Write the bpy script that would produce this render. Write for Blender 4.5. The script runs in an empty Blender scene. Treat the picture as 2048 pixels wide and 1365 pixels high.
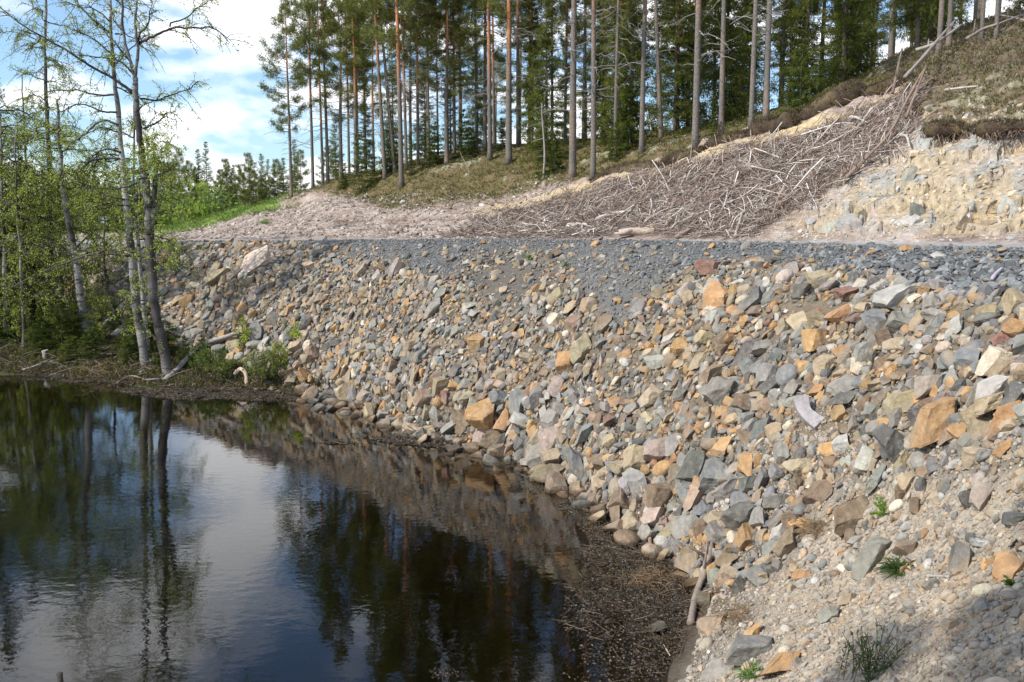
import bpy, bmesh, math, random
import numpy as np
from mathutils import Vector
from mathutils.bvhtree import BVHTree
R = math.radians
C = bpy.context.scene.collection
sc = bpy.context.scene
# ------------------------------------------------------------------ camera
CAMZ, FPX, HOR = 4.0, 1773.0, 455.0
PITCH = math.atan((682.5 - HOR) / FPX)
cam = bpy.data.cameras.new('camera'); cam.sensor_width = 36; cam.lens = 36 * FPX / 2048
cam.clip_end = 5000; cam.clip_start = 0.1
camo = bpy.data.objects.new('camera', cam); C.objects.link(camo)
camo.location = (0, 0, CAMZ); camo.rotation_euler = (math.pi / 2 - PITCH, 0, 0)
sc.camera = camo
# ------------------------------------------------------------------ sun, sky, exposure
SUN = Vector((-0.80, -0.48, 0.88)).normalized()          # direction towards the sun
sl = bpy.data.lights.new('sun', 'SUN'); sl.energy = 4.4; sl.angle = R(0.6); sl.color = (1, 0.95, 0.87)
so = bpy.data.objects.new('sun', sl); C.objects.link(so)
so.rotation_euler = SUN.to_track_quat('Z', 'Y').to_euler()
sc.view_settings.view_transform = 'Standard'; sc.view_settings.look = 'None'
sc.view_settings.gamma = 1; sc.view_settings.exposure = 0.27
W = bpy.data.worlds.new('World'); sc.world = W; W.use_nodes = True
nt = W.node_tree; N = nt.nodes; L = nt.links; N.clear()


def nd(nt, typ, **kw):
    n = nt.nodes.new(typ)
    for k, v in kw.items():
        if k.startswith('i_'):
            n.inputs[k[2:].replace('_', ' ')].default_value = v
        else:
            setattr(n, k, v)
    return n


def math_(nt, op, a, b=None, clamp=False):
    n = nt.nodes.new('ShaderNodeMath'); n.operation = op; n.use_clamp = clamp
    for i, x in enumerate((a, b)):
        if x is None: continue
        if isinstance(x, (int, float)): n.inputs[i].default_value = x
        else: nt.links.new(x, n.inputs[i])
    return n.outputs[0]


def ramp(nt, fac, stops):
    n = nt.nodes.new('ShaderNodeValToRGB'); e = n.color_ramp.elements
    while len(e) < len(stops): e.new(0.5)
    for el, (p, c) in zip(e, stops):
        el.position = p; el.color = (c[0], c[1], c[2], 1) if len(c) > 1 else (c[0], c[0], c[0], 1)
    nt.links.new(fac, n.inputs[0]); return n.outputs[0]


def mixc(nt, fac, a, b, mode='MIX'):
    n = nt.nodes.new('ShaderNodeMix'); n.data_type = 'RGBA'; n.blend_type = mode
    for s, x in ((0, fac), (6, a), (7, b)):
        if isinstance(x, (int, float)): n.inputs[s].default_value = x
        elif isinstance(x, tuple): n.inputs[s].default_value = (*x, 1)
        else: nt.links.new(x, n.inputs[s])
    return n.outputs[2]


sky = nd(nt, 'ShaderNodeTexSky', sky_type='NISHITA', sun_disc=False, sun_elevation=math.asin(SUN.z),
         sun_rotation=math.atan2(SUN.x, SUN.y), altitude=150, air_density=1.0, dust_density=1.2, ozone_density=1.2)
tc = nd(nt, 'ShaderNodeTexCoord'); sep = nd(nt, 'ShaderNodeSeparateXYZ'); L.new(tc.outputs['Generated'], sep.inputs[0])
zz = math_(nt, 'ADD', math_(nt, 'MAXIMUM', sep.outputs[2], 0.0), 0.30)
comb = nd(nt, 'ShaderNodeCombineXYZ')
L.new(math_(nt, 'ADD', math_(nt, 'DIVIDE', sep.outputs[0], zz), 0.0), comb.inputs[0]); L.new(math_(nt, 'DIVIDE', sep.outputs[1], zz), comb.inputs[1])
comb.inputs[2].default_value = 9.0
n1 = nd(nt, 'ShaderNodeTexNoise', i_Scale=3.0, i_Detail=10.0, i_Roughness=0.50, i_Distortion=0.1); L.new(comb.outputs[0], n1.inputs['Vector'])
cm = ramp(nt, math_(nt, 'SUBTRACT', n1.outputs['Fac'], math_(nt, 'MULTIPLY', math_(nt, 'SUBTRACT', math_(nt, 'MINIMUM', sep.outputs[2], .5), .24, True), .16)), [(0.455, (0.03,)), (0.525, (0.5,)), (0.60, (1,))])
n2 = nd(nt, 'ShaderNodeTexNoise', i_Scale=3.4, i_Detail=6.0, i_Roughness=0.55); L.new(comb.outputs[0], n2.inputs['Vector'])
cd_ = ramp(nt, n2.outputs['Fac'], [(0.40, (6.0, 6.6, 7.6)), (0.56, (14.0, 14.2, 14.6))])
cc = mixc(nt, ramp(nt, sep.outputs[2], [(0.30, (0,)), (0.50, (1,))]), (12.5, 12.6, 12.8), cd_)   # sunlit flanks low down, grey bases overhead
skb = mixc(nt, 1.0, sky.outputs[0], (1.35, 1.6, 1.8), 'MULTIPLY')
col = mixc(nt, cm, skb, cc)
bg = nd(nt, 'ShaderNodeBackground', i_Strength=0.10); L.new(col, bg.inputs[0])
wo = nd(nt, 'ShaderNodeOutputWorld'); L.new(bg.outputs[0], wo.inputs[0])

# ------------------------------------------------------------------ helpers
rs = np.random.RandomState
CP, SP = math.cos(PITCH), math.sin(PITCH)


def pray(u, v):
    a = (u - 1024) / FPX; b = (682.5 - v) / FPX
    return np.array([a, CP + b * SP, -SP + b * CP])


def at(u, v, Y):
    d = pray(u, v); return np.array([0, 0, CAMZ]) + d * (Y / d[1])


def atz(u, v, z):
    d = pray(u, v); return np.array([0, 0, CAMZ]) + d * ((z - CAMZ) / d[2])


def proj(P):
    P = np.atleast_2d(P); x = P[:, 0]; y = P[:, 1]; z = P[:, 2] - CAMZ
    f = y * CP - z * SP; up = y * SP + z * CP
    f = np.where(f < 0.01, 0.01, f)
    return 1024 + FPX * x / f, 682.5 - FPX * up / f, f


def _h(i, j, k):
    n = (i * 374761393 + j * 668265263 + k * 2147483647) & 0xffffffff
    n = ((n ^ (n >> 13)) * 1274126177) & 0xffffffff
    return ((n ^ (n >> 16)) & 0xffff) / 65535.0


def vnoise(p):
    p = np.asarray(p, float); i = np.floor(p).astype(np.int64); f = p - i; f = f * f * (3 - 2 * f)
    r = 0
    for a in (0, 1):
        for b in (0, 1):
            for c in (0, 1):
                w = (f[..., 0] if a else 1 - f[..., 0]) * (f[..., 1] if b else 1 - f[..., 1]) * (f[..., 2] if c else 1 - f[..., 2])
                r = r + w * _h(i[..., 0] + a, i[..., 1] + b, i[..., 2] + c)
    return r


def fbm(p, o=4):
    p = np.asarray(p, float); s = 0; a = 0.5; t = 0
    for k in range(o):
        s = s + a * vnoise(p * 2 ** k + 17.3 * k); t += a; a *= 0.5
    return s / t * 2 - 1


def mk(name, V, F, col=None, mat=None, parent=None, smooth=False, loc=None):
    V = np.asarray(V, np.float32).reshape(-1, 3)
    me = bpy.data.meshes.new(name); F = [np.asarray(f, np.int32) for f in F if len(f)]
    me.vertices.add(len(V)); me.vertices.foreach_set('co', V.ravel())
    if F:
        idx = np.concatenate([f.ravel() for f in F]); tot = np.concatenate([np.full(len(f), f.shape[1], np.int32) for f in F])
        st = np.concatenate([[0], np.cumsum(tot)[:-1]]).astype(np.int32)
        me.loops.add(len(idx)); me.loops.foreach_set('vertex_index', idx)
        me.polygons.add(len(tot)); me.polygons.foreach_set('loop_start', st); me.polygons.foreach_set('loop_total', tot)
        me.polygons.foreach_set('use_smooth', np.full(len(tot), smooth, bool))
    if col is not None:
        col = np.asarray(col, np.float32)
        if col.ndim == 1: col = np.tile(col, (len(V), 1))
        at_ = me.attributes.new('Col', 'FLOAT_COLOR', 'POINT')
        at_.data.foreach_set('color', np.hstack([col[:, :3], np.ones((len(V), 1), np.float32)]).ravel())
    me.update(calc_edges=True)
    if mat: me.materials.append(mat)
    o = bpy.data.objects.new(name, me); C.objects.link(o)
    if parent: o.parent = parent
    if loc is not None: o.location = loc
    return o


def tag(o, label=None, cat=None, group=None, kind=None):
    for k, v in (('label', label), ('category', cat), ('group', group), ('kind', kind)):
        if v: o[k] = v
    return o


def root(name, loc, label, cat, group=None):
    o = bpy.data.objects.new(name, None); C.objects.link(o); o.location = loc; o.empty_display_size = 0.2
    return tag(o, label, cat, group)


class MB:
    def __init__(s): s.V = []; s.F = {3: [], 4: []}; s.K = []; s.n = 0

    def add(s, V, F, col=None):
        V = np.asarray(V, float).reshape(-1, 3)
        for f in F:
            f = np.asarray(f, int)
            if len(f): s.F[f.shape[1]].append(f + s.n)
        s.V.append(V); s.n += len(V)
        c = np.array([.5, .5, .5]) if col is None else np.asarray(col, float)
        if c.ndim == 1: c = np.tile(c, (len(V), 1))
        s.K.append(c)

    def tube(s, P, rad, n=5, col=None, cap=True):
        P = np.asarray(P, float); m = len(P); rad = np.broadcast_to(np.asarray(rad, float), (m,))
        T = np.gradient(P, axis=0); T /= np.linalg.norm(T, axis=1)[:, None] + 1e-9
        ref = np.array([0, 0, 1.]) if abs(T[:, 2]).mean() < .8 else np.array([1., 0, 0])
        A = np.cross(T, ref); A /= np.linalg.norm(A, axis=1)[:, None] + 1e-9; B = np.cross(T, A)
        th = np.arange(n) * 2 * math.pi / n
        V = P[:, None] + rad[:, None, None] * (np.cos(th)[None, :, None] * A[:, None] + np.sin(th)[None, :, None] * B[:, None])
        i = np.arange(m - 1)[:, None] * n; j = np.arange(n)[None]; k = (j + 1) % n
        Q = np.stack([i + j, i + k, i + n + k, i + n + j], -1).reshape(-1, 4)
        V = V.reshape(-1, 3); F = [Q]
        if cap:
            V = np.vstack([V, P[:1], P[-1:]]); c0, c1 = m * n, m * n + 1; j = np.arange(n); k = (j + 1) % n
            F.append(np.vstack([np.stack([k, j, np.full(n, c0)], -1), np.stack([(m - 1) * n + j, (m - 1) * n + k, np.full(n, c1)], -1)]))
        if col is not None:
            col = np.asarray(col, float)
            if col.ndim == 2:
                cc_ = np.repeat(col, n, 0); col = np.vstack([cc_, col[:1], col[-1:]]) if cap else cc_
        s.add(V, F, col)

    def build(s, name, mat, parent=None, smooth=False, loc=None):
        V = np.vstack(s.V)
        if loc is not None and parent is None: V = V - np.asarray(loc)
        return mk(name, V, [np.vstack(s.F[k]) for k in s.F if s.F[k]], np.vstack(s.K), mat, parent, smooth,
                  loc if parent is None else None)


def cr(P, n=6):
    """Catmull-Rom through points, n per segment"""
    P = np.asarray(P, float); Q = np.vstack([2 * P[0] - P[1], P, 2 * P[-1] - P[-2]]); out = []
    t = np.linspace(0, 1, n, endpoint=False)[:, None]
    for i in range(1, len(Q) - 2):
        a, b, c, d = Q[i - 1], Q[i], Q[i + 1], Q[i + 2]
        out.append(.5 * (2 * b + (c - a) * t + (2 * a - 5 * b + 4 * c - d) * t ** 2 + (3 * b - a - 3 * c + d) * t ** 3))
    return np.vstack(out + [P[-1:]])


def unit(n, r):
    v = r.normal(size=(n, 3)); return v / np.linalg.norm(v, axis=1)[:, None]


# ------------------------------------------------------------------ materials
def mat_(name):
    m = bpy.data.materials.new(name); m.use_nodes = True; nt = m.node_tree
    return m, nt, nt.nodes['Principled BSDF']


def noise(nt, scale, detail=5, rough=.6, coord='Object', dist=0):
    t = nt.nodes.new('ShaderNodeTexCoord')
    n = nd(nt, 'ShaderNodeTexNoise', i_Scale=float(scale), i_Detail=float(detail), i_Roughness=rough, i_Distortion=float(dist))
    nt.links.new(t.outputs[coord], n.inputs['Vector']); return n.outputs['Fac']


def attr(nt): return nd(nt, 'ShaderNodeAttribute', attribute_name='Col').outputs['Color']


def bump(nt, h, bs, strength=.5, dist=.02):
    b = nd(nt, 'ShaderNodeBump', i_Strength=strength, i_Distance=dist); nt.links.new(h, b.inputs['Height'])
    nt.links.new(b.outputs[0], bs.inputs['Normal'])


def attr_mat(name, var=(.6, 1.35), scale=8, rough=.9, bs_=(.5, .02), bscale=30, spec=.25, extra=None):
    m, nt, b = mat_(name)
    c = mixc(nt, 1.0, attr(nt), ramp(nt, noise(nt, scale, 6, .65), [(.3, (var[0],)), (.7, (var[1],))]), 'MULTIPLY')
    if extra: c = extra(nt, c)
    nt.links.new(c, b.inputs['Base Color']); b.inputs['Roughness'].default_value = rough
    b.inputs['Specular IOR Level'].default_value = spec
    if bs_: bump(nt, math_(nt, 'ADD', noise(nt, bscale, 6, .65), math_(nt, 'MULTIPLY', noise(nt, bscale * .3, 4, .6), 1.6)), b, *bs_)
    return m


def rust(nt, c):
    f = ramp(nt, noise(nt, 3.2, 6, .62, dist=.6), [(.54, (0,)), (.66, (.55,))])
    c = mixc(nt, f, c, (.37, .235, .115))
    c = mixc(nt, ramp(nt, noise(nt, 4.3, 5, .6, dist=.4), [(.52, (0,)), (.66, (.6,))]), c, (.24, .225, .20))
    c = mixc(nt, ramp(nt, noise(nt, 2.4, 5, .65, dist=.8), [(.56, (0,)), (.68, (.6,))]), c, (.15, .125, .10))
    v = nd(nt, 'ShaderNodeTexVoronoi', i_Scale=70.0); t = nt.nodes.new('ShaderNodeTexCoord'); nt.links.new(t.outputs['Object'], v.inputs['Vector'])
    c = mixc(nt, ramp(nt, v.outputs['Distance'], [(.0, (.35,)), (.3, (0,))]), c, (.50, .46, .40))
    c = mixc(nt, ramp(nt, noise(nt, 14, 4, .7), [(.60, (0,)), (.72, (.5,))]), c, (.10, .09, .085))
    g = nt.nodes.new('ShaderNodeNewGeometry'); sp = nt.nodes.new('ShaderNodeSeparateXYZ'); nt.links.new(g.outputs['Position'], sp.inputs[0])
    wet = ramp(nt, math_(nt, 'ADD', sp.outputs[2], math_(nt, 'MULTIPLY', noise(nt, 5, 3), .08)), [(.075, (1,)), (.12, (0,))])   # soaked band at the waterline
    return mixc(nt, wet, c, mixc(nt, 1.0, c, (.42, .38, .32), 'MULTIPLY'))


M = {}
M['rock'] = attr_mat('rock_surface', (.68, 1.32), 9, .85, (.7, .02), 22, .3, rust)
M['chip'] = attr_mat('crushed_stone', (.7, 1.3), 20, .8, (.4, .01), 60, .3)
M['ground'] = attr_mat('bare_ground', (.72, 1.28), 14, .95, (.9, .03), 26, .1)
M['road'] = attr_mat('gravel_road', (.75, 1.25), 30, .95, (.6, .015), 60, .1)
M['hill'] = attr_mat('hill_ground', (.6, 1.4), 6, .95, (.9, .05), 14, .1)
M['wood'] = attr_mat('weathered_wood', (.7, 1.25), 18, .85, (.4, .01), 50, .2)
M['bark'] = attr_mat('tree_bark', (.55, 1.35), 16, .9, (.8, .02), 30, .15)


def birch_extra(nt, c):
    t = nt.nodes.new('ShaderNodeTexCoord'); mp = nd(nt, 'ShaderNodeMapping'); mp.inputs['Scale'].default_value = (2.2, 2.2, 7)
    nt.links.new(t.outputs['Object'], mp.inputs[0]); n = nd(nt, 'ShaderNodeTexNoise', i_Scale=1.6, i_Detail=6.0, i_Roughness=.7)
    nt.links.new(mp.outputs[0], n.inputs['Vector'])
    return mixc(nt, ramp(nt, n.outputs['Fac'], [(.52, (0,)), (.60, (.9,))]), c, (.05, .042, .036))


M['birch'] = attr_mat('birch_bark', (.7, 1.2), 20, .8, (.5, .015), 30, .2, birch_extra)


def leaf_mat(name, trans=.35, rough=.6):
    m, nt, b = mat_(name); c = attr(nt)
    nt.links.new(c, b.inputs['Base Color']); b.inputs['Roughness'].default_value = rough; b.inputs['Specular IOR Level'].default_value = .2
    tr = nd(nt, 'ShaderNodeBsdfTranslucent'); nt.links.new(mixc(nt, 1.0, c, (1.35, 1.4, .8), 'MULTIPLY'), tr.inputs[0])
    mx = nd(nt, 'ShaderNodeMixShader'); mx.inputs[0].default_value = trans
    nt.links.new(b.outputs[0], mx.inputs[1]); nt.links.new(tr.outputs[0], mx.inputs[2])
    nt.links.new(mx.outputs[0], nt.nodes['Material Output'].inputs[0]); return m


M['leaf'] = leaf_mat('birch_leaf', .45)
M['needle'] = leaf_mat('conifer_needle', .5)
M['herb'] = leaf_mat('ground_herb', .3)


def plain(name, col, rough=.5, metal=0, spec=.5):
    m, nt, b = mat_(name); b.inputs['Roughness'].default_value = rough
    nt.links.new(mixc(nt, noise(nt, 6, 4), tuple(x * .85 for x in col), tuple(min(1, x * 1.1) for x in col)), b.inputs['Base Color'])
    b.inputs['Metallic'].default_value = metal; b.inputs['Specular IOR Level'].default_value = spec; return m


M['white_paint'] = plain('white_paint', (.75, .76, .78), .25)
M['tan_paint'] = plain('tan_paint', (.55, .47, .38), .35)
M['dark_glass'] = plain('dark_glass', (.02, .023, .027), .08)
M['rubber'] = plain('rubber', (.03, .03, .03), .8)
M['blue_panel'] = plain('pale_blue_panel', (.40, .48, .58), .6)
M['red_lamp'] = plain('red_lamp', (.4, .03, .02), .3)

# water
m = bpy.data.materials.new('pond_water'); m.use_nodes = True; nt = m.node_tree; nt.nodes.remove(nt.nodes['Principled BSDF'])
out = nt.nodes['Material Output']
tcn = nt.nodes.new('ShaderNodeTexCoord')


def wn(sx, sy, s, d):
    mp = nd(nt, 'ShaderNodeMapping'); mp.inputs['Scale'].default_value = (sx, sy, 1); nt.links.new(tcn.outputs['Object'], mp.inputs[0])
    n = nd(nt, 'ShaderNodeTexNoise', i_Scale=s, i_Detail=d, i_Roughness=.5); nt.links.new(mp.outputs[0], n.inputs['Vector']); return n.outputs['Fac']


hh = math_(nt, 'ADD', math_(nt, 'MULTIPLY', wn(1, 1.5, 5.5, 3), .8), math_(nt, 'MULTIPLY', wn(1, 1, 1.1, 1), .5))
patch = ramp(nt, wn(1, 1, .28, 2), [(.38, (.35,)), (.62, (1,))])
bp = nd(nt, 'ShaderNodeBump', i_Distance=.012); nt.links.new(hh, bp.inputs['Height']); nt.links.new(math_(nt, 'MULTIPLY', patch, .22), bp.inputs['Strength'])
gl = nd(nt, 'ShaderNodeBsdfGlossy', i_Roughness=.015); nt.links.new(bp.outputs[0], gl.inputs['Normal'])
tr = nd(nt, 'ShaderNodeBsdfTransparent'); tr.inputs[0].default_value = (.86, .80, .66, 1)
fr = nd(nt, 'ShaderNodeFresnel', i_IOR=1.36); nt.links.new(bp.outputs[0], fr.inputs['Normal'])
mx = nd(nt, 'ShaderNodeMixShader'); nt.links.new(math_(nt, 'MULTIPLY', fr.outputs[0], 1.6, True), mx.inputs[0]); nt.links.new(tr.outputs[0], mx.inputs[1]); nt.links.new(gl.outputs[0], mx.inputs[2])
nt.links.new(mx.outputs[0], out.inputs['Surface'])
va = nd(nt, 'ShaderNodeVolumeAbsorption', i_Density=1.5); va.inputs['Color'].default_value = (.52, .44, .22, 1)
nt.links.new(va.outputs[0], out.inputs['Volume'])
M['water'] = m

# ------------------------------------------------------------------ terrain (control columns: screen bearing -> points at real depth)
# P0 under the camera, P1 near shore, P2 bed, as (z, Y); P3 shore, P4-7 slope, P8 road edge, P9 far edge, P10-12 cut, P13 ridge as (v, Y); then (z, Y)
T = {
    -1600: [(2.4, .4), (0, 2.0), (-1.6, 9), (745, 22), (700, 27), (640, 36), (580, 38), (530, 40), (490, 44), (478, 52), (474, 55), (472, 58), (471, 60), (470, 66), (2.8, 90)],
    -600: [(2.4, .4), (0, 3.2), (-1.6, 11), (745, 24), (700, 28), (640, 34), (580, 37), (530, 40), (490, 44), (478, 52), (474, 55), (472, 58), (471, 60), (470, 66), (2.8, 90)],
    0: [(2.4, .4), (0, 3.9), (-1.6, 12), (745, 24.2), (690, 27), (640, 31.5), (580, 35), (530, 38), (492, 42), (479, 49), (475, 52), (473, 55), (472, 58), (471, 64), (2.7, 90)],
    150: [(2.4, .4), (0, 4.1), (-1.6, 12), (755, 23.4), (690, 26.5), (635, 30.5), (570, 33.8), (525, 36), (493, 38.5), (479, 45.5), (475, 49), (473, 53), (472, 56), (470, 62), (2.7, 90)],
    300: [(2.4, .4), (0, 4.3), (-1.6, 12), (775, 22), (735, 24), (685, 25.8), (600, 28.2), (535, 31), (488, 34), (481, 40), (478, 44), (476, 47), (474, 50), (470, 56), (2.7, 90)],
    400: [(2.4, .4), (0, 4.4), (-1.5, 12), (785, 21.5), (750, 22.6), (710, 24), (610, 26.6), (540, 29), (487, 31.5), (480, 37.5), (474, 41), (468, 45), (462, 49), (442, 57), (2.7, 95)],
    500: [(2.4, .4), (0, 4.5), (-1.4, 12), (788, 21.3), (750, 22.1), (700, 22.9), (610, 24.5), (545, 26.2), (486, 29), (479, 34.5), (465, 39), (450, 43), (433, 48), (416, 54), (3.5, 100)],
    580: [(2.4, .4), (0, 4.6), (-1.3, 11.5), (790, 21), (745, 21.8), (690, 22.5), (610, 23.6), (545, 25), (486, 27.8), (479, 33.5), (460, 38), (435, 43), (415, 48), (394, 53), (4.2, 100)],
    680: [(2.4, .4), (0, 4.7), (-1.2, 11.5), (800, 20.4), (760, 20.8), (700, 21.4), (610, 22.4), (540, 23.6), (485, 26.3), (478, 32), (456, 36), (425, 40), (395, 45), (358, 52), (5.5, 90)],
    850: [(2.4, .4), (0, 5.0), (-1.2, 10.5), (866, 16.9), (790, 17.4), (710, 18.1), (630, 19.1), (555, 20.2), (484, 22.8), (479, 28.5), (458, 32), (428, 36), (402, 39.5), (318, 50), (6.5, 85)],
    1000: [(2.4, .4), (0, 5.3), (-1.1, 9.8), (905, 15.4), (820, 15.9), (730, 16.6), (640, 17.4), (560, 18.6), (484, 21.3), (480, 26.8), (462, 30), (432, 33), (408, 36), (298, 49), (7.3, 85)],
    1140: [(2.4, .4), (0, 5.8), (-.9, 9.2), (972, 13.4), (880, 13.9), (770, 14.7), (660, 15.7), (560, 17), (484, 19.6), (481, 25), (450, 28), (412, 30.5), (376, 33), (284, 48), (8, 85)],
    1250: [(2.4, .4), (0, 6.6), (-.28, 9), (1055, 11.5), (950, 12), (810, 13), (690, 14), (570, 15.4), (485, 18), (482, 23.3), (440, 26), (390, 28.5), (340, 31), (272, 47), (8.3, 80)],
    1340: [(2.4, .4), (0, 7.4), (-.07, 9), (1112, 10.5), (990, 11.2), (840, 12.2), (700, 13.2), (575, 14.7), (487, 17), (483, 22.2), (432, 24.5), (372, 27), (318, 29.5), (268, 46), (8.6, 80)],
    1400: [(2.4, .4), (.16, 7.2), (.04, 8.3), (1200, 9.2), (1020, 10.3), (870, 11.2), (720, 12.4), (580, 13.8), (489, 16.2), (484, 21.5), (425, 23.5), (352, 26), (292, 28.5), (262, 45), (9, 80)],
    1500: [(2.4, .4), (.5, 6.6), (.42, 7.7), (1150, 8.75), (1010, 9.7), (870, 10.5), (720, 11.6), (590, 12.8), (491, 15), (485, 20.4), (410, 22.5), (330, 25), (262, 27.8), (235, 44), (9.8, 80)],
    1600: [(2.4, .4), (.8, 5.9), (.75, 6.9), (1145, 8.1), (1000, 9.0), (850, 9.8), (710, 10.8), (590, 12), (493, 14.2), (485, 19.7), (395, 21.8), (310, 24.3), (232, 27), (212, 43), (10.5, 80)],
    1700: [(2.4, .4), (1.05, 5.3), (1.0, 6.2), (1140, 7.5), (1000, 8.4), (840, 9.2), (700, 10.2), (590, 11.3), (496, 13.5), (486, 19), (385, 21), (292, 23.4), (196, 26.3), (182, 42), (11, 80)],
    1850: [(2.4, .4), (1.5, 4.5), (1.5, 5.2), (1140, 6.3), (1000, 7.1), (838, 7.9), (700, 8.8), (595, 9.9), (500, 12.2), (487, 17.8), (380, 19.4), (272, 21.2), (150, 24.5), (95, 40), (12.5, 80)],
    2048: [(2.4, .4), (1.85, 3.9), (1.9, 4.4), (1140, 5.1), (1000, 5.8), (838, 6.6), (700, 7.4), (598, 8.5), (504, 11), (488, 16.5), (380, 18), (268, 19.4), (130, 22.5), (35, 36), (13.5, 80)],
    2500: [(2.4, .4), (2.1, 2.9), (2.15, 3.3), (1140, 4.0), (1000, 4.6), (838, 5.2), (700, 6.0), (600, 7), (507, 9.3), (490, 14.5), (380, 16), (265, 17.4), (110, 20.5), (20, 34), (14, 80)],
    3300: [(2.4, .4), (2.1, 2.2), (2.15, 2.5), (1140, 3.0), (1000, 3.5), (838, 4.0), (700, 4.6), (600, 5.4), (510, 7.3), (492, 12), (380, 13.5), (265, 15), (110, 18), (20, 32), (14, 80)],
}
us = sorted(T); NP = 17
cu = np.array(us, float); CTL = np.zeros((len(us), NP, 3))
for i, u in enumerate(us):
    for k, (p, Y) in enumerate(T[u]):
        if k in (0, 1, 2, 14):
            CTL[i, k] = ((u - 1024) / FPX / CP * Y, Y, p)
        else:
            CTL[i, k] = at(u, p, Y)
    CTL[i, 15] = ((u - 1024) / FPX * 170, 170, 2.4); CTL[i, 16] = ((u - 1024) / FPX * 1800, 1800, 2.0)
UG = np.concatenate([np.arange(-1600, -50, 40), np.arange(-50, 2110, 5), np.arange(2110, 3301, 35)]).astype(float)
G = np.zeros((len(UG), NP, 3))
for k in range(NP):
    for c in range(3):
        G[:, k, c] = np.interp(UG, cu, CTL[:, k, c])
ker = np.exp(-np.linspace(-2, 2, 13) ** 2); ker /= ker.sum()
inn = slice(40, -36)
for k in range(1, NP):
    for c in range(3):
        p = np.pad(G[:, k, c], 6, mode='edge'); s = np.convolve(p, ker, 'valid'); G[inn, k, c] = s[inn]
SUB = [5, 8, 14, 22, 22, 22, 22, 26, 20, 18, 22, 22, 30, 14, 8, 6]
Sc = np.concatenate([np.linspace(k, k + 1, n, endpoint=False) for k, n in enumerate(SUB)] + [[16.]])
GX = np.zeros((len(UG), len(Sc), 3))
for j, s in enumerate(Sc):
    k = min(int(s), NP - 2); t = s - k
    p0, p1, p2, p3 = G[:, max(k - 1, 0)], G[:, k], G[:, k + 1], G[:, min(k + 2, NP - 1)]
    lin = p1 * (1 - t) + p2 * t
    h = .5 * (2 * p1 + (p2 - p0) * t + (2 * p0 - 5 * p1 + 4 * p2 - p3) * t ** 2 + (3 * p1 - p0 - 3 * p2 + p3) * t ** 3)
    w = .6 if 3 <= k <= 12 else .0
    GX[:, j] = lin * (1 - w) + h * w
S2 = np.tile(Sc, (len(UG), 1)); U2 = np.tile(UG[:, None], (1, len(Sc)))
X3 = GX.copy()
n_lo = fbm(X3 * .55, 3); n_md = fbm(X3 * 2.1 + 9, 4); n_hi = fbm(X3 * 7 + 3, 3)


def band(s, a, b, f=.25): return np.clip((s - a) / f, 0, 1) * np.clip((b - s) / f, 0, 1)


emb = band(S2, 3.0, 8.0, .5); roadb = band(S2, 8.0, 9.05, .1); cutb = band(S2, 9.1, 12.3, .3); forb = np.clip((S2 - 11.9) / .3, 0, 1) * np.clip((14.5 - S2), 0, 1)
nearb = band(S2, 0.3, 3.4, .4)
rockface = np.clip((U2 - 1560 + (430 - proj(X3.reshape(-1, 3))[1].reshape(U2.shape)) * -.9) / 120, 0, 1) * band(S2, 9.15, 11.35, .2)
dz = emb * (.19 * n_lo + .09 * n_md + .03 * n_hi) + roadb * .02 * n_md + cutb * (.22 * n_lo + .12 * n_md + .04 * n_hi) + forb * (.35 * n_lo + .12 * n_md + .06 * n_hi) + nearb * (.05 * n_lo + .05 * n_md + .02 * n_hi)
# stepped, broken bedrock in the cut on the right
blk = np.round((X3[..., 0] * .9 + n_lo * 1.2) * 2) / 2 - (X3[..., 0] * .9 + n_lo * 1.2); blk2 = np.round((X3[..., 2] + n_md * .5) * 1.9) / 1.9 - (X3[..., 2] + n_md * .5)
GX[..., 2] += dz + rockface * (blk2 * .38)
GX[..., 1] -= rockface * (blk * .33 + .3 * n_md + .15 * np.abs(n_hi))
# overhanging lip along the top edge of the cut
lip = np.exp(-((S2 - 12.0) / .07) ** 2) * np.clip((U2 - 1000) / 200, 0, 1) * np.clip((1830 - U2) / 60, 0, 1)
GX[..., 1] -= lip * .25; GX[..., 2] += lip * .12
idx = np.arange(GX.shape[0] * GX.shape[1]).reshape(GX.shape[:2])
UU, VV, _ = proj(GX.reshape(-1, 3)); UU = UU.reshape(U2.shape); VV = VV.reshape(U2.shape)


def lerp(a, b, t): return a * (1 - t[..., None]) + b * t[..., None]


def cA(*c): return np.array(c)


def sst(x, a, b): t = np.clip((x - a) / (b - a), 0, 1); return t * t * (3 - 2 * t)


GB_U = [0, 400, 520, 650, 720, 800, 880, 940, 1000, 1090, 1130, 1180, 1240, 1300, 1360, 1450, 1550, 1700, 1800, 1900, 2048, 2600]
GB_V = [482, 486, 492, 500, 522, 535, 560, 525, 508, 508, 525, 600, 650, 585, 545, 530, 528, 548, 568, 590, 600, 600]


def gravel_w(u, v, n):
    return sst(np.interp(u, GB_U, GB_V) + n * 26 - v, -14, 22)


sandw = sst((UU - 1590) + (VV - 1000) * .75 + n_lo * 90, -60, 140) * sst(VV, 880, 1010)
tan = cA(.175, .138, .098); tan2 = cA(.36, .305, .235); greyf = cA(.115, .104, .09); dgr = cA(.125, .127, .126)  # tan and greyf darkened to paint in the shade of gaps between rocks
col = lerp(np.broadcast_to(greyf, GX.shape), tan, sst(n_lo + .5 * n_md, -.35, .35))
col = lerp(col, tan2 * (1 + .25 * n_md[..., None]), sandw)
col = lerp(col, dgr * (1 + .3 * n_hi[..., None]), gravel_w(UU, VV, n_md) * (S2 < 8.2) * (.8 + .2 * sst(UU, 1250, 1500)))
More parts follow.
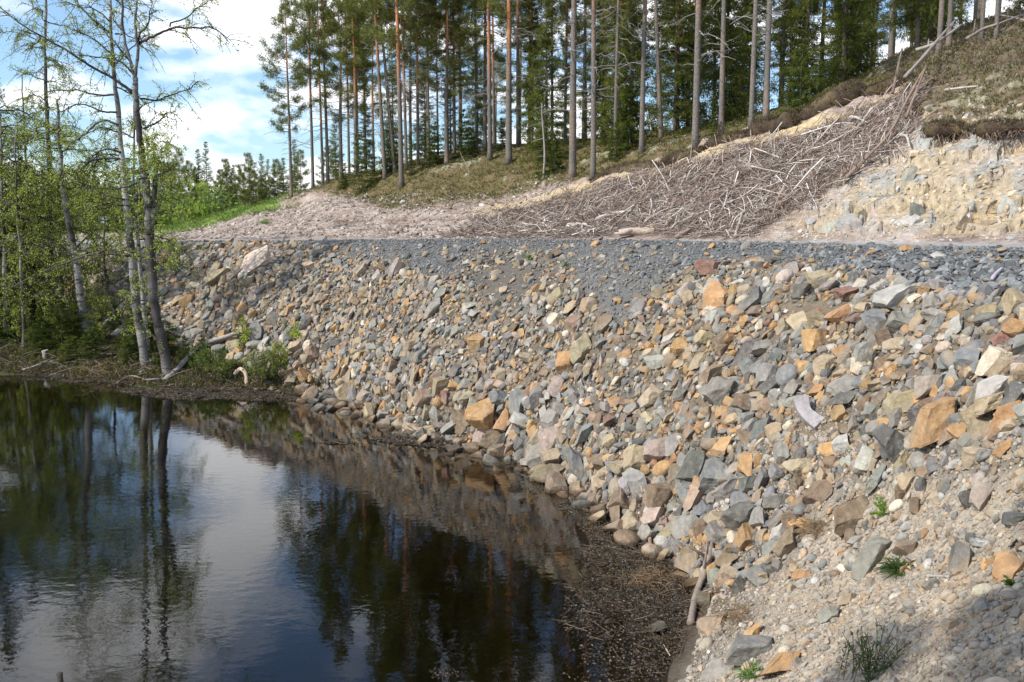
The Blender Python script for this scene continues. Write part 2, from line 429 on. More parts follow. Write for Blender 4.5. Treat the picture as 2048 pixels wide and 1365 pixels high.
# shore mud, pond bed, left bank litter
col = lerp(col, cA(.075, .055, .035), sst(.18 - GX[..., 2] + .1 * n_md, -.05, .22) * (S2 < 5))
bank = sst(640 - UU + n_md * 60, 0, 120) * (S2 > 2.9) * (S2 < 5.2) * sst(5.0 - S2, 0, .5)
col = lerp(col, lerp(np.broadcast_to(cA(.075, .055, .036), GX.shape), cA(.06, .068, .025), sst(n_lo + n_md, -.1, .4)), bank)
road = cA(.30, .285, .27) * (1 + .15 * n_md[..., None])
col = lerp(col, road, sst(S2, 8.12, 8.4))
# hillside
soil = lerp(np.broadcast_to(cA(.30, .235, .195), GX.shape), cA(.40, .335, .29), sst(n_md + .5 * n_hi, -.1, .5))
soil = lerp(soil, cA(.17, .125, .10), sst(n_hi - n_md, .2, .7))
sand = cA(.44, .335, .20) * (1 + .2 * n_md[..., None])
moss = lerp(np.broadcast_to(cA(.115, .095, .042), GX.shape), cA(.16, .12, .07), sst(n_md, -.2, .4))
moss = lerp(moss, cA(.36, .35, .25), sst(n_lo + n_hi * .6, .38, .62) * .8)
hc = soil
sandv = np.interp(UU, [900, 1000, 1200, 1400, 1560, 1700, 1830], [420, 410, 362, 302, 262, 220, 170])
sd = band(S2, 10.6, 12.02, .1) * sst(19 + n_md * 18 - np.abs(VV - sandv - 10), 0, 14) * sst(UU, 900, 1000)
hc = lerp(hc, sand, sd)
rf = lerp(np.broadcast_to(cA(.375, .305, .21), GX.shape), cA(.38, .315, .265), sst(n_lo, -.1, .3))
rf = lerp(rf, cA(.30, .295, .27), sst(n_md + .4 * n_lo, .10, .3)); rf = lerp(rf, cA(.45, .32, .16), sst(-n_md + .3 * n_hi, .3, .5) * .7)
hc = lerp(hc, rf, rockface)
mv = np.interp(UU, [580, 620, 700, 770, 900, 1000, 1100, 1200, 1400], [392, 385, 395, 420, 408, 398, 372, 352, 290]) + n_md * 14
mossw = np.where(UU < 1120, sst(mv - VV, -6, 10) * sst(UU, 560, 680), sst(S2, 11.98, 12.06)); mossw = np.where(S2 > 13.05, 1., mossw)
hv = np.interp(UU, [1780, 1850, 1950, 2048, 2600], [150, 262, 250, 262, 262]) + n_md * 16
mossw = np.maximum(mossw, sst(hv - VV, -6, 8) * sst(UU, 1780, 1830) * (S2 > 10.4))
moss = lerp(moss, cA(.15, .115, .08) * (1 + .3 * n_hi[..., None]), sst(UU, 1740, 1840) * (.85 - .5 * sst(n_lo, .1, .4)))
hc = lerp(hc, moss, mossw * (S2 > 9.3))
grs = lerp(np.broadcast_to(cA(.10, .17, .03), GX.shape), cA(.17, .22, .06), sst(n_md, -.3, .4))
hc = lerp(hc, grs, sst(575 - UU, 0, 30) * sst(S2 + .25 * n_md, 12.0, 12.25) * (S2 < 16.5))
BR0 = [(890, 478), (960, 442), (1060, 416), (1150, 392), (1250, 362), (1340, 338), (1450, 303), (1560, 276), (1660, 238), (1740, 216), (1800, 188), (1850, 160), (1842, 240), (1800, 300), (1740, 338), (1660, 385), (1580, 432), (1510, 478)]
bu = np.interp(UU, [q[0] for q in BR0[:12]], [q[1] for q in BR0[:12]]); bl = np.interp(UU, [1510, 1580, 1660, 1740, 1800, 1842, 1850], [478, 432, 385, 338, 300, 240, 165])
bw_ = sst(VV + n_md * 14 - bu, 0, 14) * sst(bl + n_md * 14 - VV, 0, 14) * (UU > 880) * (S2 > 9.02) * (S2 < 12)
hc = lerp(hc, cA(.15, .115, .092) * (1 + .3 * n_hi[..., None]), bw_)
col = lerp(col, hc, sst(S2, 8.98, 9.08)); col = np.clip(col, .01, 1)


def grid(name, j0, j1, mat):
    ii = idx[:, j0:j1 + 1]; V = GX[:, j0:j1 + 1].reshape(-1, 3); nr = j1 - j0 + 1
    q = np.arange(len(UG) * nr).reshape(len(UG), nr)
    F = np.stack([q[:-1, :-1], q[1:, :-1], q[1:, 1:], q[:-1, 1:]], -1).reshape(-1, 4)
    o = mk(name, V, [F], col[:, j0:j1 + 1].reshape(-1, 3), mat, smooth=True); tag(o, kind='structure'); return o


jx = [int(np.searchsorted(Sc, k)) for k in (0, 8.1, 9, 16)]
grid('ground', 0, jx[1], M['ground']); grid('road', jx[1], jx[2], M['road']); grid('hillside', jx[2], len(Sc) - 1, M['hill'])
FT = np.stack([idx[:-1, :-1], idx[1:, :-1], idx[1:, 1:], idx[:-1, 1:]], -1).reshape(-1, 4)
VT = GX.reshape(-1, 3)
BV = BVHTree.FromPolygons([tuple(v) for v in VT], [tuple(map(int, f)) for f in FT])


def hit(u, v):
    d = Vector(pray(u, v)).normalized(); h = BV.ray_cast(Vector((0, 0, CAMZ)), d)
    if h[0] is None: return None, None
    return np.array(h[0]), np.array(h[1] if h[1].z > 0 else -h[1])


def ground(x, y):
    h = BV.ray_cast(Vector((x, y, 60)), Vector((0, 0, -1))); return h[0].z if h[0] else 0.0


def atY(u, Y):
    x = (u - 1024) / FPX / CP * Y; return np.array([x, Y, ground(x, Y)])


# water body
bm = bmesh.new(); bmesh.ops.create_cube(bm, size=1)
me = bpy.data.meshes.new('water'); bm.to_mesh(me); bm.free(); me.materials.append(M['water'])
wat = bpy.data.objects.new('water', me); C.objects.link(wat); tag(wat, kind='structure')
for v in me.vertices: v.co = Vector((v.co.x * 100 - 30, v.co.y * 42 + 15, v.co.z * 3 - 1.5))

# surface sampling over grid cells
A_, B_, D_ = GX[:-1, :-1], GX[1:, :-1], GX[:-1, 1:]
CN = np.cross(B_ - A_, D_ - A_); CAREA = np.linalg.norm(CN, axis=-1); CN = CN / (CAREA[..., None] + 1e-9); CN = np.where(CN[..., 2:] < 0, -CN, CN)


def sample(n, s0, s1, r, u0=-150, u1=2200):
    w = CAREA * (Sc[None, :-1] >= s0) * (Sc[None, :-1] < s1) * (UG[:-1, None] >= u0) * (UG[:-1, None] <= u1)
    c = np.cumsum(w.ravel()); k = np.searchsorted(c, r.rand(n) * c[-1]); i, j = np.unravel_index(k, w.shape)
    a, b = r.rand(n, 1), r.rand(n, 1)
    P = (GX[i, j] * (1 - a) + GX[i + 1, j] * a) * (1 - b) + (GX[i, j + 1] * (1 - a) + GX[i + 1, j + 1] * a) * b
    return P, CN[i, j]

# ------------------------------------------------------------------ rocks
def icosph(sub):
    bm = bmesh.new(); bmesh.ops.create_icosphere(bm, subdivisions=sub, radius=1)
    V = np.array([v.co[:] for v in bm.verts]); F = np.array([[v.index for v in f.verts] for f in bm.faces]); bm.free(); return V, F


ICO = {k: icosph(k) for k in (1, 2, 3, 4)}


def rockshape(sub, r, kind=0):
    """kind 0 angular block, 1 slab / wedge, 2 water-rounded cobble; half size about 1"""
    V, F = ICO[sub]; V = V.copy()
    if kind == 2:
        V *= [1, r.uniform(.65, .9), r.uniform(.5, .75)]
        return V * (1 + .10 * fbm(V * 1.1 + r.rand(3) * 50, 2)[:, None]), F
    Q = np.linalg.qr(r.normal(size=(3, 3)))[0]
    pl = [(s * a + unit(1, r)[0] * .28, r.uniform(.48, .72)) for a in Q for s in (1, -1)]
    pl += [(n, r.uniform(.55, .85)) for n in unit(r.randint(4, 8), r)]
    V *= 1.12
    for n, d in pl:
        n = n / np.linalg.norm(n); h = V @ n - d; V = V - np.where(h > 0, h, 0)[:, None] * n
    V += (.085 if sub >= 3 else .05 if sub == 2 else 0) * np.stack([fbm(V * 2.6 + k * 31 + r.rand() * 40, 3) for k in range(3)], -1)
    V *= [1, r.uniform(.45, .92), r.uniform(.28, .48) if kind == 1 else r.uniform(.42, .82)]
    return V / np.abs(V).max(), F


def rot_to(nrm, yaw, tilt, r):
    z = nrm + unit(1, r)[0] * tilt; z /= np.linalg.norm(z); x = np.cross([math.sin(yaw), math.cos(yaw), .1], z); x /= np.linalg.norm(x)
    return np.stack([x, np.cross(z, x), z], 1)


PAL = [('grey', (.22, .205, .178)), ('blue-grey', (.165, .166, .158)), ('dark grey', (.105, .102, .094)), ('tan', (.31, .24, .155)),
       ('rusty orange', (.35, .205, .09)), ('cream', (.50, .425, .32)), ('pinkish', (.34, .275, .22)), ('brown', (.185, .13, .085)), ('pale grey', (.345, .33, .295)), ('reddish', (.22, .11, .08))]
PD = dict(PAL); PN = [p[0] for p in PAL]
PW = np.array([.25, .13, .12, .20, .135, .025, .03, .15, .06, .005]); PW /= PW.sum()
r = rs(5)
# (u, v, width px, height px, colour, kind) of the stones that stand out in the photograph
HAND = [(1643, 562, 58, 36, 'tan', 0), (1618, 541, 30, 30, 'cream', 2), (1570, 556, 42, 26, 'cream', 2), (1850, 579, 38, 36, 'rusty orange', 0), (1890, 592, 48, 38, 'grey', 0),
 (1925, 612, 42, 40, 'tan', 0), (1790, 600, 92, 38, 'pale grey', 1), (1680, 632, 55, 30, 'rusty orange', 1), (1845, 636, 62, 30, 'tan', 1), (1735, 702, 64, 48, 'grey', 0),
 (1690, 700, 44, 34, 'rusty orange', 0), (1655, 731, 62, 46, 'tan', 0), (1867, 766, 68, 62, 'pinkish', 0), (1926, 767, 42, 42, 'dark grey', 0), (2000, 722, 74, 46, 'cream', 0),
 (1890, 692, 34, 32, 'pinkish', 2), (1912, 657, 62, 32, 'pale grey', 1), (1992, 776, 72, 24, 'pale grey', 1), (2032, 792, 62, 58, 'dark grey', 0), (1885, 832, 135, 92, 'rusty orange', 1),
 (2018, 838, 92, 54, 'rusty orange', 0), (1690, 797, 68, 36, 'dark grey', 1), (1580, 849, 25, 22, 'cream', 2), (1527, 864, 76, 60, 'blue-grey', 0), (1955, 906, 52, 60, 'tan', 0),
 (2012, 896, 46, 44, 'rusty orange', 0), (1962, 956, 42, 40, 'pinkish', 2), (2035, 1032, 60, 62, 'dark grey', 0), (1715, 1028, 92, 62, 'brown', 0), (1797, 1008, 34, 32, 'cream', 2),
 (1748, 1116, 100, 58, 'grey', 1), (1605, 1148, 40, 46, 'rusty orange', 0), (1806, 1096, 36, 34, 'rusty orange', 0), (2018, 1140, 86, 62, 'rusty orange', 1), (1970, 1180, 42, 36, 'cream', 2),
 (2015, 1188, 32, 26, 'cream', 2), (1508, 1298, 104, 74, 'blue-grey', 0), (1582, 1086, 70, 60, 'brown', 0), (1492, 1032, 74, 50, 'dark grey', 0), (1565, 1332, 90, 38, 'rusty orange', 1),
 (1329, 986, 76, 56, 'brown', 0), (1398, 984, 68, 56, 'tan', 0), (1460, 976, 62, 42, 'grey', 0), (1400, 928, 72, 52, 'dark grey', 0), (1275, 920, 78, 46, 'tan', 0),
 (1440, 1060, 56, 60, 'grey', 0), (1312, 1030, 58, 52, 'pinkish', 0), (1330, 1066, 52, 52, 'tan', 0), (1405, 1050, 46, 46, 'brown', 0), (1458, 1116, 66, 60, 'brown', 0),
 (1520, 1146, 68, 52, 'blue-grey', 0), (1452, 1166, 44, 42, 'brown', 0), (1153, 956, 36, 32, 'cream', 2), (1238, 974, 50, 30, 'pinkish', 2), (1204, 958, 38, 40, 'tan', 0),
 (1275, 1006, 40, 36, 'tan', 0), (1428, 1248, 80, 52, 'tan', 0), (1512, 1262, 56, 40, 'rusty orange', 0), (1415, 1290, 36, 22, 'pinkish', 2), (1312, 1262, 70, 28, 'dark grey', 1), (1310, 1206, 52, 24, 'dark grey', 1),
 (1432, 1346, 72, 44, 'grey', 0), (680, 746, 38, 32, 'rusty orange', 0), (695, 780, 30, 55, 'tan', 0), (726, 790, 38, 22, 'tan', 1), (806, 800, 48, 30, 'tan', 0), (893, 789, 30, 36, 'reddish', 0),
 (918, 790, 30, 26, 'tan', 0), (950, 810, 48, 44, 'grey', 1), (976, 818, 78, 50, 'rusty orange', 0), (1010, 838, 62, 44, 'rusty orange', 0), (1041, 832, 48, 54, 'pale grey', 0), (825, 690, 42, 18, 'brown', 1),
 (886, 586, 50, 36, 'blue-grey', 0), (964, 871, 44, 36, 'pinkish', 0), (925, 864, 28, 24, 'tan', 0), (382, 599, 40, 38, 'rusty orange', 0), (478, 548, 44, 26, 'dark grey', 1), (437, 556, 66, 34, 'tan', 0),
 (520, 526, 78, 30, 'cream', 1), (366, 568, 36, 28, 'tan', 0), (408, 572, 26, 24, 'grey', 0), (480, 713, 26, 18, 'pale grey', 2), (464, 716, 20, 22, 'tan', 0), (425, 607, 28, 26, 'pale grey', 0),
 (1430, 574, 62, 38, 'pale grey', 0), (1385, 561, 38, 42, 'tan', 0), (1281, 598, 42, 46, 'brown', 0), (1321, 587, 38, 28, 'tan', 0), (1500, 566, 42, 42, 'grey', 0), (1486, 600, 30, 16, 'cream', 2),
 (1145, 611, 40, 28, 'tan', 1), (1115, 591, 42, 36, 'tan', 0), (1056, 556, 24, 24, 'brown', 0), (1341, 676, 52, 30, 'pale grey', 1), (1446, 676, 32, 46, 'brown', 0), (1421, 621, 34, 30, 'cream', 0),
 (1402, 716, 58, 50, 'tan', 1), (1411, 676, 40, 24, 'tan', 0), (1302, 716, 36, 36, 'brown', 0), (1336, 703, 24, 16, 'cream', 2), (1446, 787, 82, 42, 'grey', 0), (1490, 800, 52, 42, 'brown', 0),
 (1305, 792, 54, 50, 'tan', 0), (1116, 768, 42, 32, 'pinkish', 0), (1231, 796, 28, 42, 'rusty orange', 1), (1550, 771, 46, 36, 'dark grey', 0), (1591, 771, 36, 38, 'grey', 0), (1634, 780, 38, 36, 'rusty orange', 0),
 (1055, 712, 26, 36, 'tan', 0), (1022, 670, 28, 28, 'blue-grey', 0), (1690, 652, 30, 24, 'tan', 0), (1660, 900, 34, 28, 'rusty orange', 0), (1690, 855, 30, 34, 'brown', 0),
 (1810, 922, 48, 36, 'tan', 0), (1925, 862, 40, 46, 'rusty orange', 0), (1900, 870, 52, 24, 'brown', 1), (1560, 940, 40, 46, 'blue-grey', 0), (1640, 985, 60, 42, 'brown', 0), (1760, 960, 70, 26, 'blue-grey', 1),
 (1600, 960, 46, 50, 'brown', 0), (1560, 1000, 56, 46, 'dark grey', 0), (1620, 1080, 32, 20, 'cream', 2), (1585, 1035, 42, 36, 'brown', 0), (1660, 1235, 60, 30, 'grey', 0), (1700, 1200, 40, 24, 'tan', 0)]
ROCKS = []   # pos, half size, matrix, colour name, kind, colour


def addrock(P, nrm, hs, cname, kind, r, tilt=.45, sink=.25, yaw=None):
    Rm = rot_to(nrm, r.uniform(0, 6.28) if yaw is None else yaw, tilt, r)
    c = (np.array(PD[cname]) * .9 + np.array([.20, .17, .13]) * .1) * r.uniform(.82, 1.18) * (1 + r.normal(size=3) * .03)
    ROCKS.append([P + nrm * hs * (.42 - sink), hs, Rm, cname, kind, c, False])


for (u, v, w, h, cn, kd) in HAND:
    P, nn = hit(u, v + h * .18)
    if P is None: continue
    d = proj(P)[2][0]; hs = .5 * max(w, h * 1.05) * d / FPX
    addrock(P, nn, hs * .97, cn, kd, r, .25, .14, r.normal() * .3 + (0 if w >= h else 1.4)); ROCKS[-1][6] = True
HC = np.array([q[0] for q in ROCKS]); HR = np.array([q[1] for q in ROCKS])


class Cells:
    def __init__(s, c): s.c = c; s.d = {}

    def key(s, P): return tuple((P / s.c).astype(int))

    def ok(s, P, rad, k):
        i, j, l = s.key(P)
        for a in (-1, 0, 1):
            for b in (-1, 0, 1):
                for c in (-1, 0, 1):
                    for (Q, q) in s.d.get((i + a, j + b, l + c), ()):
                        if ((P - Q) ** 2).sum() < (k * (rad + q)) ** 2: return False
        return True

    def add(s, P, rad): s.d.setdefault(s.key(P), []).append((P, rad))


TIMB = hit(1616, 850)[0]; cells = Cells(.9); [cells.add(hit(1602 + 11 * i, 822 + 18 * i)[0], .16) for i in range(4)]
for u, v in [(1421, 1085), (1420, 1115), (1414, 1145), (1404, 1175), (1395, 1205), (1386, 1235)]: cells.add(hit(u, v)[0], .13)
for q in ROCKS: cells.add(q[0], q[1])


def sandz(u, v): return sst((u - 1620) + (v - 1000) * .75, -50, 130) * sst(v, 880, 1010)


def bigw(u, v, P):
    """how much coarse rock lies here: less under the dark gravel, on the sandy patch and on the near sand"""
    w = 1 - .98 * gravel_w(u, v, 0 * u)
    w *= 1 - .8 * np.exp(-(((u - 1030) / 90) ** 2 + ((v - 555) / 45) ** 2)) - .55 * np.exp(-(((u - 1620) / 80) ** 2 + ((v - 620) / 30) ** 2)) - .45 * np.exp(-(((u - 1200) / 70) ** 2 + ((v - 720) / 60) ** 2))
    w *= 1 - .80 * sandz(u, v)
    w *= 1 - .98 * (u < 600) * sst(v - np.interp(u, [0, 150, 300, 420, 580], [635, 635, 690, 705, 760]), -8, 14)
    return np.clip(w, 0, 1) ** 2.2


P_, N_ = sample(26000, 2.75, 8.05, r)
u_, v_, d_ = proj(P_); w_ = bigw(u_, v_, P_)
lowz = np.clip(1.6 - P_[:, 2], 0, 1.6) / 1.6
hs_ = np.exp(r.normal(size=len(P_)) * .42) * (.062 + .052 * lowz) * np.where(u_ < 640, 1.35, 1) * np.where(sandz(u_, v_) > .4, .62, 1)
hs_ = np.clip(hs_, .045, .25)
order = np.argsort(-hs_ * r.uniform(.7, 1.3, len(hs_))); nb = 0
for k in order:
    if r.rand() > w_[k] or P_[k, 2] < -.5: continue
    if not cells.ok(P_[k], hs_[k], .60): continue
    cells.add(P_[k], hs_[k])
    cw = PW.copy()
    if gravel_w(u_[k:k + 1], v_[k:k + 1] - 70, np.zeros(1))[0] > .4 and u_[k] < 1300: cw[[0, 1, 2]] *= 2
    if sandz(u_[k:k + 1], v_[k:k + 1])[0] > .3: cw[[5, 6, 8]] *= 2.6
    if u_[k] < 640: cw[[0, 8, 6, 3]] *= 1.7
    if P_[k, 2] < .05: cw = np.array([.3, 0, .2, .2, 0, 0, 0, .5, 0, 0])
    cn = PN[r.choice(len(PN), p=cw / cw.sum())]
    kd = 2 if r.rand() < .13 or (cn == 'cream' and r.rand() < .5) else (1 if r.rand() < .3 else 0)
    addrock(P_[k], N_[k], hs_[k] * (1.12 if kd < 2 else .8), cn, kd, r, .55, r.uniform(.05, .3)); nb += 1
# boulders and broken bedrock lying in the cut on the right of the road
FACE = []
for (u, v, w, h, cn) in [(1805, 372, 60, 30, 'pale grey'), (1780, 392, 50, 26, 'grey'), (1700, 440, 46, 26, 'pale grey'), (1730, 430, 34, 20, 'tan'), (1840, 425, 40, 24, 'grey'), (1770, 425, 60, 22, 'tan'),
                         (1870, 372, 26, 18, 'tan'), (1975, 445, 46, 20, 'tan'), (2020, 425, 40, 24, 'pale grey'), (1900, 410, 22, 36, 'tan'),
                         (1640, 462, 22, 14, 'pale grey'), (1660, 455, 30, 18, 'pale grey'), (1580, 440, 16, 14, 'tan'), (1768, 312, 16, 12, 'cream'), (1830, 440, 50, 20, 'pale grey'), (1930, 450, 34, 18, 'brown'), (2030, 380, 40, 30, 'pale grey'), (1890, 330, 30, 20, 'tan')]:
    P, nn = hit(u, v)
    if P is None: continue
    d = proj(P)[2][0]; FACE.append(len(ROCKS)); addrock(P, nn, .5 * w * d / FPX * 1.3, cn, 1, r, .1, .62)
    ROCKS[-1][2] = rot_to(nn, r.uniform(-.4, .4), .12, r)
print('rocks', len(ROCKS))

# rank by how large each stone shows
PR = np.array([q[0] for q in ROCKS]); HSR = np.array([q[1] for q in ROCKS]); ru, rv, rd = proj(PR)
vis = (ru > 8) & (ru < 2040) & (rv > 470 * (np.arange(len(ROCKS)) < len(ROCKS) - len(FACE))) & (rv < 1355) & (PR[:, 2] > .05)
vis &= ~((ru < 330) & (rv > 560))
score = HSR / rd * vis; score[:len(HC)] *= 1.6; score[FACE] += 1
rank = np.argsort(-score); SOLO = rank[:298]; solo = np.zeros(len(ROCKS), bool); solo[SOLO] = True

LAND = [('the pale bent timber', 1612, 850), ('the forked birch', 335, 740), ('the bright leafy weed', 1772, 1020), ('the dark grass tuft', 1800, 1140), ('the standing driftwood branch', 1402, 1180),
        ('the sawn log', 1272, 468), ('the small twig raft', 865, 885), ('the dark gravel tongue', 1225, 590), ('the fallen birch limb', 500, 690), ('the curved driftwood', 488, 766),
        ('the lilac stick', 1992, 562), ('the wispy weed', 1740, 1320), ('the floating straw point', 1090, 980), ('the cut cliff top', 1830, 270), ('the tiny green sprout', 1056, 520), ('the bottom green tuft', 1502, 1358)]


def rockphrase(k, t):
    q = ROCKS[k]; u, v = ru[k], rv[k]; px = 2 * q[1] / rd[k] * FPX
    size = 'huge ' if px > 95 else 'big ' if px > 58 else 'medium ' if px > 36 else 'small '
    du, dv = u - t[1], v - t[2]; D = math.hypot(du, dv); far = 'just ' if D < 70 else 'well ' if D > 170 else ''
    hz = 'right of' if du > 0 else 'left of'; vt = 'below' if dv > 0 else 'above'
    rel = vt if abs(du) < .4 * abs(dv) else hz if abs(dv) < .4 * abs(du) else f'{vt} and {hz}'
    return f"{size}{ {0: 'angular', 1: 'flat', 2: 'rounded'}[q[4]]} {q[3]} rock {far}{rel} {t[0]}", D


ROCKLAB, todo, taken = {}, list(SOLO), set()
for rnd in range(len(LAND)):
    grp = {}
    for k in todo:
        t = sorted(LAND, key=lambda t: (t[1] - ru[k]) ** 2 + (t[2] - rv[k]) ** 2)[rnd]; p, D = rockphrase(k, t); grp.setdefault(p, []).append((D, k))
    todo = []
    for p, mem in grp.items():
        mem.sort()
        if p in taken: todo += [k for _, k in mem]; continue
        taken.add(p); keep = mem[:3]; todo += [k for _, k in mem[3:]]
        for n_o, (D, k) in enumerate(keep): ROCKLAB[k] = p if len(mem) == 1 else ['nearest ', 'second nearest ', 'third nearest '][n_o] + p
print('rock labels', len(ROCKLAB), len(set(ROCKLAB.values())), max(len(x.split()) for x in ROCKLAB.values()), len(todo))
rr = rs(77)
for k in sorted(SOLO, key=lambda k: score[k], reverse=True):
    q = ROCKS[k]; px = 2 * q[1] / rd[k] * FPX
    V, F = rockshape(4 if px > 70 else 3, rr, q[4]); V = (V * q[1] * (1.12 if q[4] < 2 else 1)) @ q[2].T
    cv = q[5] * (1 + .18 * fbm(V * 6 + k, 3)[:, None])
    o = mk('rock', V, [F], cv, M['rock'], smooth=(q[4] == 2), loc=q[0])
    tag(o, ROCKLAB.get(k, 'grey and tan rock on the embankment slope'), 'rock', 'bedrock pieces in the road cut' if k in FACE else 'large rocks of the embankment')
# all smaller stones: one mass
lib = {(s, kd): [rockshape(s, rr, kd) for _ in range(14)] for s in (1, 2) for kd in (0, 1, 2)}


def rockmass(name, items, mat, sub_fn):
    mb = MB()
    for (P, hs, Rm, kd, c, px) in items:
        V, F = lib[(sub_fn(px), kd)][rr.randint(14)]
        mb.add((V * hs * [rr.uniform(.85, 1.2), rr.uniform(.85, 1.2), 1]) @ Rm.T + P, [F], c)
    return mb.build(name, mat)


its = [(q[0], q[1], q[2], q[4], q[5], 2 * q[1] / rd[k] * FPX) for k, q in enumerate(ROCKS) if not solo[k]]
# filler rubble between the blocks
P_, N_ = sample(52000, 2.8, 8.0, r); u_, v_, d_ = proj(P_); w_ = np.clip(bigw(u_, v_, P_) * .9 + .16, 0, 1)
for k in range(len(P_)):
    if r.rand() > w_[k] or P_[k, 2] < -.3 or (abs(u_[k] - 1616) < 34 and abs(v_[k] - 850) < 44): continue
    hs = float(np.clip(np.exp(r.normal() * .55) * .036, .012, .11))
    cn = PN[r.choice(len(PN), p=PW)]
    c = np.array(PD[cn]) * r.uniform(.8, 1.2); kd = 2 if r.rand() < .2 else int(r.rand() < .3)
    if P_[k, 2] < .06: c = c * .35
    its.append((P_[k] + N_[k] * hs * .3, hs, rot_to(N_[k], r.uniform(0, 6.28), .6, r), kd, c, 2 * hs / d_[k] * FPX))
# pebbles over the near sand
P_, N_ = sample(60000, 0.6, 5.2, r, 1150, 2200); u_, v_, d_ = proj(P_)
kk = np.where((r.rand(len(P_)) < .12 + .88 * sst((u_ - 1420) + (v_ - 960) * .9, -60, 140)) & (v_ < 1480) & (P_[:, 2] > .1) & (d_ > 2.5))[0][:24000]
for k in kk:
    hs = float(np.clip(np.exp(r.normal() * .55) * .0105, .005, .06)); cn = PN[r.choice(len(PN), p=PW)]
    c = (np.array(PD[cn]) * .55 + np.array([.40, .34, .27]) * .45) * r.uniform(.8, 1.15); kd = 2 if r.rand() < .45 else 0
    its.append((P_[k] + N_[k] * hs * .25, hs, rot_to(N_[k], r.uniform(0, 6.28), .5, r), kd, c, 2 * hs / d_[k] * FPX))
tag(rockmass('rubble', its, M['rock'], lambda px: 2 if px > 11 else 1), 'mixed grey, tan and rusty rubble and pebbles covering the whole embankment slope', 'rubble', kind='stuff')
print('rubble', len(its))
# dark crushed stone along the road shoulder
its = []
P_, N_ = sample(70000, 5.2, 8.35, r, -50, 2200); u_, v_, d_ = proj(P_); g = gravel_w(u_, v_, fbm(P_ * 2.1 + 9, 3)) * np.where(u_ < 620, .35, 1)
g = np.maximum(g, .10 * sst(u_, 560, 700) * sst(650 - v_, 0, 60))
for k in np.where(r.rand(len(P_)) < g)[0]:
    big = sst(u_[k], 1350, 1800) * sst(v_[k], 500, 560)
    hs = float(np.clip(np.exp(r.normal() * .4) * (.017 + .024 * big), .012, .09))
    c = np.array([.14, .143, .143]) * r.uniform(.55, 1.6)
    its.append((P_[k] + N_[k] * hs * .4, hs, rot_to(N_[k], r.uniform(0, 6.28), .8, r), int(r.rand() < .5), c, 0))
tag(rockmass('crushed_gravel', its, M['chip'], lambda px: 1), 'dark blue-grey crushed gravel spilled along the road shoulder', 'gravel', kind='stuff')

# ------------------------------------------------------------------ foliage helpers
def blades(P, D, Ln, w, r, bend=.0):
    """flat pointed blades from P along D: returns V, F(quads)"""
    n = len(P); D = D / (np.linalg.norm(D, axis=1)[:, None] + 1e-9)
    s = np.cross(D, unit(n, r)); s /= np.linalg.norm(s, axis=1)[:, None] + 1e-9
    Ln = np.broadcast_to(Ln, (n,))[:, None]; w = np.broadcast_to(w, (n,))[:, None]
    m = P + D * Ln * .5
    V = np.stack([P, m + s * w * .5, P + D * Ln + np.array([0, 0, -1]) * bend * Ln, m - s * w * .5], 1).reshape(-1, 3)
    return V, np.arange(n * 4).reshape(n, 4)


def dual(n, c, r, f=.25): return np.repeat(np.array(c) * (1 + r.uniform(-f, f, (n, 1))) * (1 + r.normal(size=(n, 3)) * .06), 4, 0)


def tufts(P, D, r, n=8, L=.16, w=.03, spread=.9, c=(.05, .075, .03)):
    k = len(P); PP = np.repeat(P, n, 0) + r.normal(size=(k * n, 3)) * L * .25
    DD = np.repeat(D, n, 0) + r.normal(size=(k * n, 3)) * spread
    V, F = blades(PP, DD, r.uniform(.6, 1.2, k * n) * L, w, r)
    tone = np.repeat(r.uniform(.6, 1.45, (k, 1)), n * 4, 0)
    return V, F, dual(k * n, c, r) * tone


GREY_B, ORANGE_B = np.array([.165, .147, .13]), np.array([.43, .20, .095])


def trunk_tube(mb, P, rad, n, c0, c1, mix, r):
    P = np.asarray(P); k = len(P)
    nz = fbm(P * 1.7 + r.rand() * 30, 3)
    t = np.clip(mix + .25 * nz, 0, 1)[:, None]
    mb.tube(P, rad * (1 + .05 * nz), n, (c0 * (1 - t) + c1 * t) * (1 + .2 * nz[:, None]))


